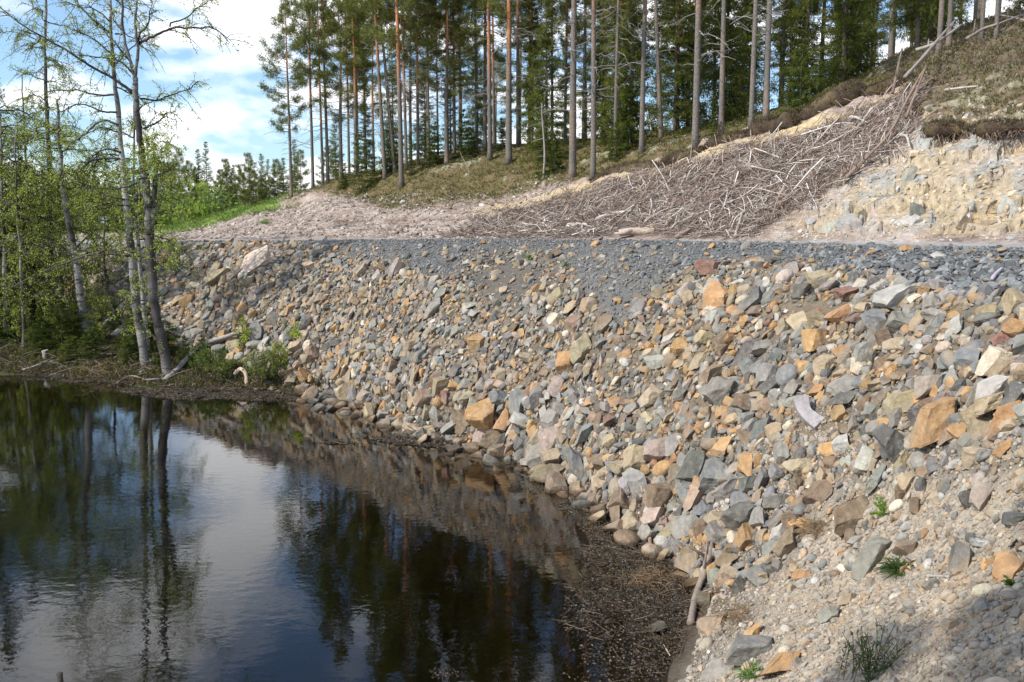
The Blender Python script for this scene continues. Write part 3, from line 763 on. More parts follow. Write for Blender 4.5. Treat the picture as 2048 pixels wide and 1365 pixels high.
def make_pine(seed, H, r0, cb, bw, orange, lean=0., dead=30):
    """trunk, crown and dead branch meshes of a scots pine; cb crown base fraction, bw crown half width"""
    r = rs(seed); t = np.linspace(0, 1, 34)
    ph = r.uniform(0, 6, 2)
    P = np.stack([lean * t ** 1.6 * H * .1 + .12 * np.sin(t * 5 + ph[0]) * t, .12 * np.sin(t * 4 + ph[1]) * t, t * H], 1)
    rad = r0 * (1 - .82 * t ** 1.1) + r0 * .35 * np.exp(-t * 60)
    tr_ = MB(); trunk_tube(tr_, P, rad, 9, GREY_B, ORANGE_B, np.clip((t - orange) / .18, 0, 1), r)

    def ax(z): return np.array([np.interp(z, P[:, 2], P[:, 0]), np.interp(z, P[:, 2], P[:, 1]), z])
    cr_ = MB(); TP, TD = [], []
    nb = int(46 * (1 - cb) * H / 7)
    for k in range(nb):
        f = (k + r.rand()) / nb; z = H * (cb + (1 - cb) * f ** .9 * .985); prof = (math.sin(min(1, f * 1.25 + .12) * math.pi * .62 + .25)) * (1 - f ** 3 * .85)
        Lb = bw * max(.16, prof) * r.uniform(.55, 1.25); a = r.uniform(0, 6.28); up = r.uniform(-.15, .35) + .5 * f
        s = np.linspace(0, 1, 6); d = np.array([math.cos(a), math.sin(a), up])
        B = ax(z) + s[:, None] * d * Lb + np.stack([0 * s, 0 * s, -.28 * Lb * s * (1 - f) + .22 * Lb * s ** 3], 1) + r.normal(size=(6, 3)) * .04 * s[:, None]
        cr_.tube(B, r0 * .16 * (1 - .75 * s) * (1 - .5 * f) + .006, 4, ORANGE_B * .55 + GREY_B * .3, cap=False)
        for q in range(int(5 + 9 * Lb)):
            g = r.uniform(.30, 1) ** .7; b0 = np.array([np.interp(g, s, B[:, c]) for c in range(3)])
            side = np.array([-d[1], d[0], 0]) * r.choice([-1, 1]) * r.uniform(.1, .42) * Lb * (1.15 - g) + d * r.uniform(.05, .3) * Lb * .5 + [0, 0, r.uniform(-.05, .22) * Lb * .6]
            e = b0 + side
            if r.rand() < .5: cr_.tube(np.array([b0, (b0 + e) / 2 + [0, 0, -.02], e]), [.012, .009, .006], 3, GREY_B * .8, cap=False)
            for w in (1., .8, .6, .4):
                TP.append(b0 + side * w + r.normal(size=3) * .12); TD.append(side / (np.linalg.norm(side) + 1e-6) + [0, 0, .5])
    V, F, K = tufts(np.array(TP), np.array(TD), r, 5, .20, .034, .8, (.15, .165, .055)); cr_.add(V, [F], K)
    db = MB()
    for k in range(dead):
        z = H * r.uniform(.16, cb + .08); a = r.uniform(0, 6.28); Lb = r.uniform(.3, 1.3) * bw * .8; s = np.linspace(0, 1, 7)
        d = np.array([math.cos(a), math.sin(a), r.uniform(-.2, .25)])
        B = ax(z) + s[:, None] * d * Lb + np.stack([0 * s, 0 * s, -.35 * Lb * s ** 2 * r.uniform(-.3, 1.2)], 1) + np.cumsum(r.normal(size=(7, 3)), 0) * .035 * Lb
        db.tube(B, .014 * (1 - .75 * s) + .004, 4, np.array([.27, .24, .22]) * r.uniform(.6, 1.2), cap=False)
        for q in range(r.randint(1, 4)):
            i = r.randint(2, 6); e = B[i] + (d + unit(1, r)[0] * .9) * Lb * r.uniform(.15, .4)
            db.tube(np.array([B[i], (B[i] + e) / 2 + r.normal(size=3) * .03, e]), [.009, .007, .004], 3, np.array([.28, .26, .24]), cap=False)
    return tr_, cr_, db


def make_spruce(seed, H, r0, bw, gap=.04, c=(.095, .115, .026), tip=(.23, .235, .045), ntier=None, sparse=1., nl=1.):
    r = rs(seed); t = np.linspace(0, 1, 20); P = np.stack([.05 * np.sin(t * 4) * t, .05 * np.cos(t * 3) * t, t * H], 1)
    tr_ = MB(); trunk_tube(tr_, P, r0 * (1 - .93 * t), 8, np.array([.16, .125, .10]), np.array([.15, .12, .1]), 0 * t, r)
    cr_ = MB(); TP, TD, TT = [], [], []; nt_ = ntier or int(H / .30)
    for k in range(nt_):
        f = (k + .5 * r.rand()) / nt_; z = H * (gap + (1 - gap) * f)
        for q in range(max(3, int((7 - 3 * f) * sparse))):
            a = r.uniform(0, 6.28); Lb = bw * (1 - f) ** .8 * r.uniform(.6, 1.15) + .05; s = np.linspace(0, 1, 6)
            d = np.array([math.cos(a), math.sin(a), 0]); sag = (.45 * (1 - f) - .35 * f)
            B = np.array([0, 0, z]) + s[:, None] * d * Lb + np.stack([0 * s, 0 * s, -sag * Lb * s + .25 * Lb * s ** 2], 1)
            cr_.tube(B, .014 * (1 - .8 * s) * (bw / 1.2) + .003, 3, (.10, .075, .06), cap=False)
            for g in np.linspace(.12, 1, max(3, int(Lb / .10 * nl))):
                b0 = np.array([np.interp(g, s, B[:, c_]) for c_ in range(3)])
                for sd in (-1, 1):
                    o = (np.array([-d[1], d[0], 0]) * sd * r.uniform(.1, .32) * (1.1 - g) * Lb + d * .06 + [0, 0, -r.uniform(.02, .22) * Lb * (1 - .5 * f)])
                    TP.append(b0 + o * r.uniform(.3, 1)); TD.append(o + d * .08 + [0, 0, -.05]); TT.append(g)
    TP, TD, TT = np.array(TP), np.array(TD), np.array(TT)
    V, F, K = tufts(TP, TD * 3, r, 6, .15 * min(1.3, .55 + bw * .4), .035, .45, c)
    w = np.repeat(np.clip((TT - .55) * 1.5, 0, 1) * r.uniform(.1, 1, len(TT)), 24)[:, None]
    K = K * (1 - w) + np.array(tip) * w; cr_.add(V, [F], K)
    return tr_, cr_


def mesh_of(mb, name, mat, smooth=False):
    o = mb.build(name, mat, None, smooth); me = o.data; bpy.data.objects.remove(o); return me


def place(name, loc, parts, label, cat, group, rz=0, sc_=(1, 1, 1), tilt=(0, 0)):
    e = root(name, loc, label, cat, group); e.rotation_euler = (tilt[0], tilt[1], rz); e.scale = sc_
    for pn, me in parts:
        o = bpy.data.objects.new(pn, me); C.objects.link(o); o.parent = e
    return e


PINES = []
for sd, H, r0, cb, bw, og in [(1, 17, .15, .40, 2.0, .26), (2, 17, .15, .48, 1.7, .32), (3, 17, .15, .42, 2.2, .20), (4, 17, .15, .50, 1.8, .40), (5, 17, .15, .33, 2.1, .50), (6, 17, .15, .45, 1.6, .24)]:
    a, b, d = make_pine(sd, H, r0, cb, bw, og)
    PINES.append([('trunk', mesh_of(a, 'trunk', M['bark'], True)), ('crown', mesh_of(b, 'crown', M['needle'])), ('dead_branches', mesh_of(d, 'dead_branches', M['wood']))])
SPR = []
for sd, H, r0, bw, gp in [(11, 13, .14, 1.7, .05), (12, 13, .13, 1.4, .10), (13, 13, .13, 1.9, .03)]:
    a, b = make_spruce(sd, H, r0, bw, gp); SPR.append([('trunk', mesh_of(a, 'trunk', M['bark'], True)), ('crown', mesh_of(b, 'crown', M['needle']))])
YSP = []
for sd, H, r0, bw, sp_, c, tp in [(21, 3.2, .04, .8, 1.1, (.075, .10, .022), (.17, .19, .035)), (22, 3.2, .035, .6, .7, (.08, .10, .03), (.20, .22, .05)), (23, 3.2, .04, .95, 1.2, (.06, .085, .02), (.16, .19, .04))]:
    a, b = make_spruce(sd, H, r0, bw, .02, c, tp, 14, sp_, 1.3); YSP.append([('trunk', mesh_of(a, 'trunk', M['bark'], True)), ('crown', mesh_of(b, 'crown', M['needle']))])

# ------------------------------------------------------------------ the pine stand above the cut
# (u at base, v at base, trunk px, u at top edge of frame, variant, depth if out of sight (0: where the ray meets the hill), look)
STAND = [(583, 395, 7, 583, 4, 0, 'pine with the lowest ragged crown, outermost on the left end of the ridge'), (626, 378, 7, 630, 0, 0, 'straight pine second from the left end of the ridge'),
 (646, 370, 6, 643, 2, 0, 'thin dark pine left of a close pair on the ridge'), (656, 366, 7, 656, 1, 0, 'dark bare-stemmed pine right of a close pair on the ridge'), (706, 335, 6, 706, 2, 55, 'pine with full drooping crown behind the young spruces'),
 (724, 338, 5, 724, 0, 57, 'slim orange-barked pine behind the first young spruces'), (738, 335, 6, 737, 1, 58, 'dark pine standing right behind the slim orange one'), (770, 358, 9, 757, 1, 0, 'grey pine leaning left at the lower rim of the moss'),
 (790, 346, 8, 762, 3, 0, 'pine with the most strongly curved leaning trunk'), (803, 376, 11, 801, 0, 0, 'thick orange-topped pine standing lowest on the mossy slope'), (813, 338, 7, 809, 2, 0, 'reddish pine just behind the thick orange-topped one'),
 (841, 317, 7, 838, 2, 0, 'bright orange slim pine past the pair of leaning ones'), (862, 312, 6, 863, 3, 0, 'grey slim pine near the middle hollow of the ridge'), (880, 308, 5, 879, 1, 56, 'thinnest grey pine by the middle of the ridge'), (896, 310, 5, 895, 0, 0, 'very thin pale pine with sky on both sides'),
 (909, 309, 7, 904, 2, 0, 'slim pine with a long bare stem on the ridge crest'), (922, 305, 5, 920, 0, 57, 'thin orange pine partly hidden behind a bare stem'), (953, 304, 6, 952, 3, 0, 'dark slim pine left of the group of four stems'), (970, 305, 9, 968, 3, 0, 'dark thick pine at the left of a tight group of stems'),
 (980, 318, 10, 979, 2, 0, 'orange-grey pine in front of a tight group of stems'), (989, 292, 7, 987, 0, 52, 'reddish pine at the back of a tight group of stems'), (1018, 328, 14, 1016, 5, 0, 'stout grey pine alone on the lichen patch'), (1036, 284, 9, 1038, 0, 0, 'reddish pine behind the stout one on the lichen patch'),
 (1145, 360, 16, 1145, 3, 0, 'thickest grey-barked pine near the cut edge'), (1186, 357, 12, 1186, 1, 0, 'orange-topped pine beside the thickest grey one'), (1127, 262, 7, 1126, 0, 50, 'reddish slim pine behind the dead sapling'), (1163, 262, 9, 1162, 3, 50, 'dark pine seen between two near trunks'),
 (1230, 320, 8, 1227, 4, 0, 'dark pine wrapped by spruce boughs at its foot'), (1283, 305, 11, 1281, 1, 0, 'straight brown pine right of the tall dark spruce'), (1323, 276, 10, 1304, 3, 0, 'pine leaning left with sky beside it'), (1353, 263, 11, 1353, 2, 0, 'reddish pine behind the salmon-barked one'),
 (1390, 293, 15, 1389, 5, 0, 'salmon-barked pine right on the brink of the cut'), (1442, 275, 11, 1438, 3, 0, 'dark pine in front of the shaded spruces'), (1502, 258, 11, 1500, 1, 0, 'orange pine standing above the biggest root overhang'), (1532, 242, 13, 1533, 4, 0, 'dark thick pine behind the root overhang'),
 (1546, 232, 8, 1544, 0, 44, 'reddish pine half hidden behind a dark thick one'), (1715, 180, 6, 1713, 2, 44, 'thin orange pine right of the broad bright spruce'), (1757, 170, 5, 1757, 0, 45, 'thin sunlit pine in the gap over the heather mound'), (1706, 182, 5, 1703, 1, 46, 'thin grey pine beside a thin orange one'),
 (1877, 108, 11, 1876, 3, 0, 'dark pine at the left of the hilltop row'), (1897, 98, 11, 1894, 4, 0, 'second dark pine of the hilltop row'), (1909, 96, 8, 1905, 1, 38, 'grey pine of the hilltop row'), (1921, 96, 9, 1917, 2, 36, 'orange pine of the hilltop row'),
 (1963, 82, 9, 1964, 0, 0, 'orange pine above the fallen trunk on the hilltop'), (1992, 77, 9, 1994, 5, 0, 'pinkish-grey pine farthest to the right on the hilltop')]
r = rs(31)
for (u, v, w, ut, var, Y, look) in STAND:
    P = atY(u, Y) if Y else hit(u, v)[0]
    if P is None: P = atY(u, 46)
    if P[1] > 62: P = atY(u, 52)
    d = proj(P)[2][0]; s_ = w * d / FPX / .31; vb = proj(P)[1][0]
    lean = math.atan2((ut - u), max(60, vb)); lean = lean if abs(ut - u) > 5 else lean * .6
    hs = r.uniform(.82, 1.05) * (.88 if u < 680 else 1)
    if u > 1850: hs *= .75
    if u == 583: hs = .62
    place('pine_tree', P - [0, 0, .12], PINES[var], look, 'pine tree', 'tall pines above the road cut', r.uniform(0, 6.28) if abs(ut - u) < 6 else 0, (min(s_, 1.15), min(s_, 1.15), hs), (0, lean))
# spruces among the pines
for (u, v, Y, hs, ws, var, look) in [(1662, 190, 33, .80, .72, 0, 'broad bright-green spruce on the brink above the yellow sand'), (1690, 182, 41, .8, .7, 2, 'darker spruce tucked behind the broad bright one'), (1255, 320, 36, .95, .75, 1, 'tall drooping dark spruce left of the straight brown pine'), (1232, 300, 40, .8, .7, 2, 'shaggy spruce around the foot of a dark pine'),
 (1800, 150, 31, 1.0, .66, 1, 'tall dark spruce at the edge of the heather mound'), (1825, 140, 36, .9, .7, 0, 'dark spruce behind the one by the heather mound'), (1430, 268, 38, .95, .8, 2, 'dark shaded spruce behind the salmon-barked pine'), (1470, 255, 42, .9, .8, 0, 'dark spruce between two pines above the root overhang'),
 (1340, 265, 44, .85, .8, 1, 'spruce in shade behind the leaning pine'), (1375, 268, 46, 1.0, .75, 0, 'spruce right behind the brink of the cut'), (1590, 215, 42, .85, .8, 2, 'spruce left of the broad bright one'), (1090, 300, 40, .62, .62, 0, 'bright bushy spruce behind the dead sapling'),
 (1063, 300, 44, .75, .6, 1, 'greenish spruce right of the stout pine'), (740, 345, 53, .45, .5, 1, 'slender spruce among the slim orange pines'), (855, 310, 54, .45, .6, 2, 'small dark spruce on the ridge crest'), (1200, 290, 46, .7, .7, 0, 'spruce behind the orange-topped pine'), (905, 305, 60, .6, .6, 1, 'spruce behind the bare stems of the ridge'),
 (1560, 225, 47, 1.0, .8, 1, 'spruce behind the dark thick pine'), (1850, 125, 42, .8, .6, 2, 'spruce on the far hilltop')]:
    P = atY(u, Y); place('spruce_tree', P - [0, 0, .1], SPR[var], look, 'spruce tree', 'spruces among the pines', r.uniform(0, 6), (ws, ws, hs))
# young spruces and saplings on the moss
for (u, v, h, var, look) in [(718, 386, 3.0, 1, 'thin young spruce at the lower moss rim'), (745, 372, 1.4, 0, 'bushy yellow-green sapling below the leaning pines'), (690, 375, 1.3, 2, 'low sapling left of the thin young spruce'), (853, 335, 2.6, 1, 'thin sapling right of the thick orange-topped pine'), (870, 330, 2.2, 0, 'young spruce in the middle hollow'),
 (928, 312, 2.4, 0, 'young bright spruce under the bare stems'), (945, 318, 1.5, 2, 'low spruce left of the tight stem group'), (1005, 300, 1.6, 0, 'bright little spruce behind the stout pine'), (1088, 352, 2.6, 1, 'ragged half-dead spruce sapling near the cut edge'), (1110, 345, 1.7, 2, 'small sapling beside the dead stem'), (1232, 322, 1.6, 0, 'sapling at the foot of the dark pine'),
 (820, 352, 2.0, 1, 'thin sapling behind the thick orange-topped pine'), (780, 345, 2.4, 2, 'young spruce between the leaning pines'), (1425, 283, .9, 0, 'bright leafy sapling beside the brink pine'), (1600, 228, 2.2, 0, 'pale young spruce left of the broad bright one'), (1260, 300, 2.6, 2, 'young spruce left of the straight brown pine')]:
    P, nn = hit(u, v)
    if P is None: P = atY(u, 46)
    place('young_spruce', P - [0, 0, .03], YSP[var], look, 'young spruce', 'young spruces on the moss', r.uniform(0, 6), (h / 3.2,) * 3)
# dead sapling, bare grey stem
for (u, v, H, look) in [(1086, 360, 3.0, 'bare dead sapling stem near the cut edge'), (938, 352, 1.1, 'short dead leaning sapling on the mossy slope')]:
    P, nn = hit(u, v); mb = MB(); t = np.linspace(0, 1, 10)
    mb.tube(np.stack([.06 * np.sin(t * 5) - (.35 * t if H < 2 else 0), .03 * t, t * H], 1), .045 * (1 - .8 * t) * H / 3 + .008, 6, (.33, .29, .26))
    br = MB()
    for k in range(14):
        z = r.uniform(.1, .9) * H; a = r.uniform(0, 6.3); l = r.uniform(.2, .7) * H / 3
        br.tube(np.array([[0, 0, z], [math.cos(a) * l * .5, math.sin(a) * l * .5, z - .03], [math.cos(a) * l, math.sin(a) * l, z - .2 * l]]), [.010, .008, .004], 3, (.30, .26, .24), cap=False)
    e = root('dead_sapling', P, look, 'dead sapling'); mb.build('trunk', M['wood'], e); br.build('dead_branches', M['wood'], e)
# deeper trees closing the stand
n_ = 0
spots = [(u, 54 + 8 * math.sin(u * .7) + r.uniform(-3, 9)) for u in np.linspace(690, 2090, 42)]
for i, (u, Y) in enumerate(spots):
    u += r.uniform(-9, 9); P = atY(u, Y if u < 1500 else Y - 8)
    near = min(STAND, key=lambda q: abs(q[0] - u)); side = 'left' if u < near[0] else 'right'
    what = near[6]; what = what.split(' pine')[0].split(' and ')[0]
    if i % 5 == 3:
        place('spruce_tree', P - [0, 0, .1], SPR[i % 3], 'spruce deep in the stand, seen through the tall pine trunks', 'spruce tree', 'spruces deep in the stand', r.uniform(0, 6), (.75, .75, r.uniform(.75, 1.1)))
    else:
        place('pine_tree', P - [0, 0, .1], PINES[(4, i % 6, 0)[i % 3]], 'thin pine deep in the stand behind the tall front pines', 'pine tree', 'pines deep in the stand', r.uniform(0, 6.28), (.8, .8, r.uniform(.5, .85)))
# pines and spruces far off beyond the grass bank
for (u, Y, H, kd, look) in [(375, 95, 10.2, 'p', 'broad dark pine of the far group left of the sky gap'), (392, 98, 9.4, 'p', 'second pine of the far group right of the broad one'), (355, 92, 8.6, 'p', 'leftmost round-topped pine of the far group'), (412, 96, 9.6, 's', 'dark narrow spruce beside the far pine group'), (428, 93, 9.8, 's', 'darkest pointed spruce at the right of the far group'),
 (455, 115, 9.3, 'p', 'small pine just right of the far dark spruce'), (466, 112, 10.4, 'p', 'far pine under the middle of the sky gap'), (480, 120, 9.4, 's', 'slim far spruce in the middle of the sky gap'), (492, 118, 10.0, 'p', 'far pine right of the slim far spruce'), (510, 108, 10.4, 'p', 'biggest far pine near the soil ridge'), (523, 112, 8.4, 'p', 'low far pine near the soil ridge'),
 (536, 118, 10.2, 's', 'thin dark far spruce left of the ridge pines'), (548, 120, 9.6, 's', 'pointed dark far spruce closest to the ridge'), (565, 110, 9.3, 'p', 'far pine showing behind the outermost ridge pine'), (600, 110, 10.6, 's', 'far spruce right of the outermost ridge pine'), (612, 100, 8.8, 'p', 'far pine between the first ridge trunks'),
 (330, 100, 8.0, 'p', 'far pine behind the forked birch crown'), (300, 105, 9.5, 's', 'far spruce behind the forked birch trunk'), (270, 100, 8.5, 'p', 'far pine between two birch trunks'), (210, 95, 8.0, 's', 'far dark spruce left of the straight birch'), (180, 98, 8.6, 'p', 'far pine behind the leaning thin birch'), (120, 90, 9, 's', 'far spruce beside the tall slim birch'), (60, 95, 8.6, 'p', 'far pine near the left edge'), (680, 95, 10.5, 's', 'far pointed spruce between the ridge pines'), (668, 105, 9.5, 'p', 'far pine low between the ridge pines')]:
    P = atY(u, Y); s_ = H / (17 if kd == 'p' else 13)
    if kd == 'p':
        place('pine_tree', P - [0, 0, H * .32], PINES[4], look, 'pine tree', 'far trees beyond the grass bank', r.uniform(0, 6), (s_ * 1.25, s_ * 1.25, s_ * 1.22))
    else:
        place('spruce_tree', P - [0, 0, .1], SPR[r.randint(3)], look, 'spruce tree', 'far trees beyond the grass bank', r.uniform(0, 6), (s_ * 1.05, s_ * 1.05, s_))
for k in range(16):
    u = 325 + 17 * k + r.uniform(-6, 6); P = atY(u, r.uniform(100, 122)); s_ = r.uniform(6.2, 8.6) / 13
    place('spruce_tree', P - [0, 0, .1], SPR[k % 3], 'small pointed spruce in the far conifer band behind the grass bank', 'spruce tree', 'far conifer band', r.uniform(0, 6), (s_ * 1.25, s_ * 1.25, s_))
# a tree behind the photographer whose shade falls across the near sand
r = rs(404)
q_ = hit(2000, 1345)[0] + np.array(SUN) * (6.0 / SUN.z); P = np.array([q_[0], q_[1], 2.2])
place('pine_tree', P, PINES[4], 'pine behind the photographer, whose shade falls on the near sand', 'pine tree', 'tall pines above the road cut', 1.0, (.62, .62, .55))

# ------------------------------------------------------------------ birches on the left bank
WHITE_B, DARK_B = np.array([.44, .42, .40]), np.array([.06, .052, .047])
LEAFC = (.33, .39, .075)


def path3(pts, Y, r, wob=.0):
    P = np.array([at(u, v, Y) for u, v in pts]); P = cr(P, 5)
    off = np.cumsum(r.normal(size=len(P))) * wob; P[:, 1] += off - off[0]; return P


def leaves(P, r, n, spread, L=.05, c=LEAFC):
    k = len(P) * n; PP = np.repeat(P, n, 0) + r.normal(size=(k, 3)) * spread
    D = r.normal(size=(k, 3)) + [0, 0, -.5]
    V, F = blades(PP, D, r.uniform(.6, 1.25, k) * L, r.uniform(.5, .8, k) * L, r)
    return V, F, dual(k, c, r, .35)


def twigs(tw, lv, P, r, n, Lr, up=.25, droop=.5, leaf=8, c=LEAFC, sz=.048, rad=.008):
    for k in range(n):
        f = r.uniform(.12, 1) ** .75; i = min(int(f * (len(P) - 1)), len(P) - 2); b = P[i] + (P[i + 1] - P[i]) * r.rand()
        t = P[min(i + 1, len(P) - 1)] - P[max(i - 1, 0)]; t /= np.linalg.norm(t) + 1e-9
        d = t * r.uniform(.1, .9) + unit(1, r)[0] * .9 + [0, 0, up]; d /= np.linalg.norm(d); L_ = r.uniform(*Lr); s = np.linspace(0, 1, 6)
        Q = b + s[:, None] * d * L_ + np.stack([0 * s, 0 * s, -droop * L_ * s ** 2.2], 1) + np.cumsum(r.normal(size=(6, 3)), 0) * .03 * L_
        tw.tube(Q, rad * (1 - .75 * s) + .0022, 3, DARK_B * r.uniform(.9, 1.7), cap=False)
        for q in range(2 + int(L_ * 3)):
            j = r.randint(1, 5); e = Q[j] + (unit(1, r)[0] + d * .5 + [0, 0, -.15]) * L_ * r.uniform(.12, .38)
            tw.tube(np.array([Q[j], (Q[j] + e) / 2 + r.normal(size=3) * .02, e]), [.0045, .0034, .002], 3, DARK_B * 1.3, cap=False)
            m = Q[j] + (e - Q[j]) * r.rand(max(1, leaf // 3), 1); V, F, K = leaves(m, r, 2, .03, sz, c); lv.add(V, [F], K)
        m = np.array([[np.interp(x, s, Q[:, c_]) for c_ in range(3)] for x in r.uniform(.25, 1, leaf)])
        V, F, K = leaves(m, r, 1, .03, sz, c); lv.add(V, [F], K)


def bark_cols(P, r, white=.6):
    nz = fbm(np.asarray(P) * np.array([1, 1, 1.6]) + r.rand() * 40, 3); t = np.clip(white + nz * .9, 0, 1)[:, None]
    return DARK_B * (1 - t) + WHITE_B * t


def birch(name, label, base, Y, stems, limbs, ntw, blobs=(), white=.6, auto=0, leaf=8, c=LEAFC, group='birches on the pond bank', cat='birch tree', seed=0, wob=.03):
    """stems: [(points, radius px at base, at end)], limbs: [(points, px)]; blobs: leafy clumps (u, v, r px, n)"""
    r = rs(900 + seed); tr_, br_, tw_, lv_ = MB(), MB(), MB(), MB(); k = Y / FPX; Ps = []
    for pts, a, b in stems:
        P = path3(pts, Y, r, wob); n = len(P); s = np.linspace(0, 1, n); rad = (a * (1 - s) + b * s) * k * .5 * (1 + .06 * r.normal(size=n))
        tr_.tube(P, rad, 9, bark_cols(P, r, white)); Ps.append((P, rad))
    if stems: rad = Ps[0][1]
    LM = []
    for pts, a in limbs:
        P = path3(pts, Y, r, .07); s = np.linspace(0, 1, len(P)); br_.tube(P, (a * (1 - .75 * s)) * k * .5 + .003, 6, DARK_B * (1 + .5 * r.rand())); LM.append(P)
    for q in range(auto):
        P, rd_ = Ps[q % len(Ps)]; f = r.uniform(.30, .98); i = int(f * (len(P) - 2)); a = r.uniform(0, 6.28); L_ = r.uniform(.7, 1.9) * (1.15 - .5 * f); s = np.linspace(0, 1, 8)
        d = np.array([math.cos(a), math.sin(a), r.uniform(.1, .7)])
        Q = P[i] + s[:, None] * d * L_ + np.stack([0 * s, 0 * s, -.45 * L_ * s ** 2], 1) + np.cumsum(r.normal(size=(8, 3)), 0) * .04 * L_
        br_.tube(Q, .018 * (1 - .8 * s) + .003, 4, DARK_B * 1.2, cap=False); LM.append(Q)
    for P in LM:
        ln = np.linalg.norm(np.diff(P, axis=0), axis=1).sum(); twigs(tw_, lv_, P, r, int(ntw * (1 + ln * 1.6)), (.25, .85), leaf=leaf, c=c)
    for (u, v, rp, n) in blobs:
        for q in range(n):
            a, b_ = r.uniform(0, 6.28), rp * r.rand() ** .5; P0 = at(u + math.cos(a) * b_, v + math.sin(a) * b_ * .8, Y + r.normal() * rp * k * .5)
            s = np.linspace(0, 1, 4)[:, None]; P = P0 + s * (unit(1, r)[0] + [0, 0, .3]) * .35
            twigs(tw_, lv_, P, r, 3, (.2, .5), leaf=leaf + 4, c=c)
    B = np.array(base); e = root(name, B, label, cat, group)
    for mb, nm, mt, sm in ((tr_, 'trunk', M['birch'], True), (br_, 'branches', M['bark'], True), (tw_, 'twigs', M['bark'], False), (lv_, 'leaves', M['leaf'], False)):
        if mb.n:
            for i in range(len(mb.V)): mb.V[i] = mb.V[i] - B
            mb.build(nm, mt, e, sm)
    return e


def bank(u, v): P, _ = hit(u, v); return P


B_ = bank(336, 752); YA = B_[1]
birch('birch_tree', 'big dark-barked birch forking halfway up, with a broken stub, at the water', B_ - [0, 0, .1], YA,
      [([(337, 758), (327, 700), (313, 630), (306, 560), (301, 500), (297, 440), (294, 400)], 21, 15), ([(296, 415), (290, 380), (286, 340), (281, 300), (276, 250), (272, 185), (270, 155)], 16, 10), ([(270, 158), (261, 125), (250, 66), (246, 0), (243, -90), (238, -180)], 7, 2), ([(270, 158), (275, 110), (277, 86), (271, 33), (274, 0), (277, -90), (282, -190)], 7, 2),
       ([(289, 405), (281, 398), (277, 392)], 14, 11), ([(284, 400), (280, 385), (279, 352)], 5, 3), ([(298, 470), (304, 420), (305, 370), (301, 352)], 13, 8)],
      [([(279, 89), (310, 68), (340, 53), (375, 51), (409, 50), (430, 58), (445, 76)], 5), ([(340, 53), (365, 34), (389, 17), (422, -6)], 3), ([(264, 185), (228, 158), (191, 138), (149, 109), (102, 82), (49, 50), (0, 10)], 6), ([(264, 145), (244, 125), (218, 119), (178, 114), (149, 109)], 4),
       ([(280, 198), (316, 195), (356, 175), (382, 162)], 4), ([(277, 222), (300, 204), (318, 192)], 3), ([(287, 257), (310, 244), (330, 228), (352, 222)], 4), ([(284, 356), (313, 353), (350, 343), (362, 326)], 4), ([(282, 330), (300, 305), (340, 300)], 3), ([(300, 515), (270, 512), (250, 512), (198, 507), (158, 512), (115, 525), (66, 545), (0, 578)], 8),
       ([(198, 507), (215, 490), (244, 474)], 3), ([(305, 602), (284, 601), (255, 612), (231, 624)], 4), ([(316, 673), (300, 664), (283, 654)], 3), ([(250, 66), (225, 40), (205, 5)], 3), ([(277, 86), (300, 45), (308, 0)], 4), ([(294, 440), (330, 420), (352, 430)], 2), ([(262, 130), (235, 90), (200, 60), (160, 20)], 4), ([(285, 355), (250, 372), (180, 375), (130, 340)], 4)],
      4, blobs=[(305, 325, 55, 34), (335, 345, 30, 14), (320, 500, 30, 10), (300, 580, 25, 8), (290, 420, 30, 8)], white=.24, leaf=6, seed=1)
B_ = bank(291, 738)
birch('birch_tree', 'straight grey-white birch just behind the big forked one', B_ - [0, 0, .1], B_[1],
      [([(292, 742), (283, 680), (270, 600), (262, 520), (255, 450), (250, 400), (245, 340), (238, 280), (234, 210), (228, 130), (222, 60), (220, 0), (216, -110), (210, -210)], 19, 2)],
      [([(232, 225), (200, 222), (160, 208), (115, 222)], 4), ([(236, 250), (200, 240), (165, 265), (140, 290)], 5), ([(240, 305), (215, 298), (185, 306), (155, 340)], 5), ([(241, 318), (200, 318), (160, 336), (140, 352)], 5), ([(230, 190), (190, 190), (150, 180), (100, 185)], 4), ([(226, 110), (190, 80), (150, 60)], 4), ([(228, 130), (270, 100), (300, 70)], 3), ([(223, 70), (180, 30), (150, -10)], 4), ([(250, 400), (215, 390), (170, 375), (130, 345)], 4)],
      4, white=.48, auto=16, leaf=6, seed=2, blobs=[(245, 350, 25, 8)])
B_ = bank(299, 716)
birch('birch_tree', 'thin birch stem showing between the two big birches', B_ - [0, 0, .1], B_[1], [([(300, 718), (290, 640), (282, 560), (277, 480), (272, 420), (268, 360), (265, 290), (262, 210)], 10, 3)], [], 5, white=.6, auto=12, seed=3, blobs=[(268, 400, 26, 8)])
B_ = bank(177, 690)
birch('birch_tree', 'leaning birch with leafy green crown left of the two big birches', B_ - [0, 0, .1], B_[1], [([(180, 700), (165, 620), (152, 530), (142, 440), (132, 360), (124, 280), (118, 200)], 18, 4)],
      [([(150, 520), (110, 480), (80, 470)], 4), ([(148, 500), (190, 460), (220, 440)], 4), ([(135, 390), (100, 360), (70, 350)], 3)], 5, white=.32, auto=14, leaf=8, seed=4, blobs=[(115, 300, 40, 9), (150, 380, 46, 9), (90, 400, 50, 9), (190, 420, 40, 7)])
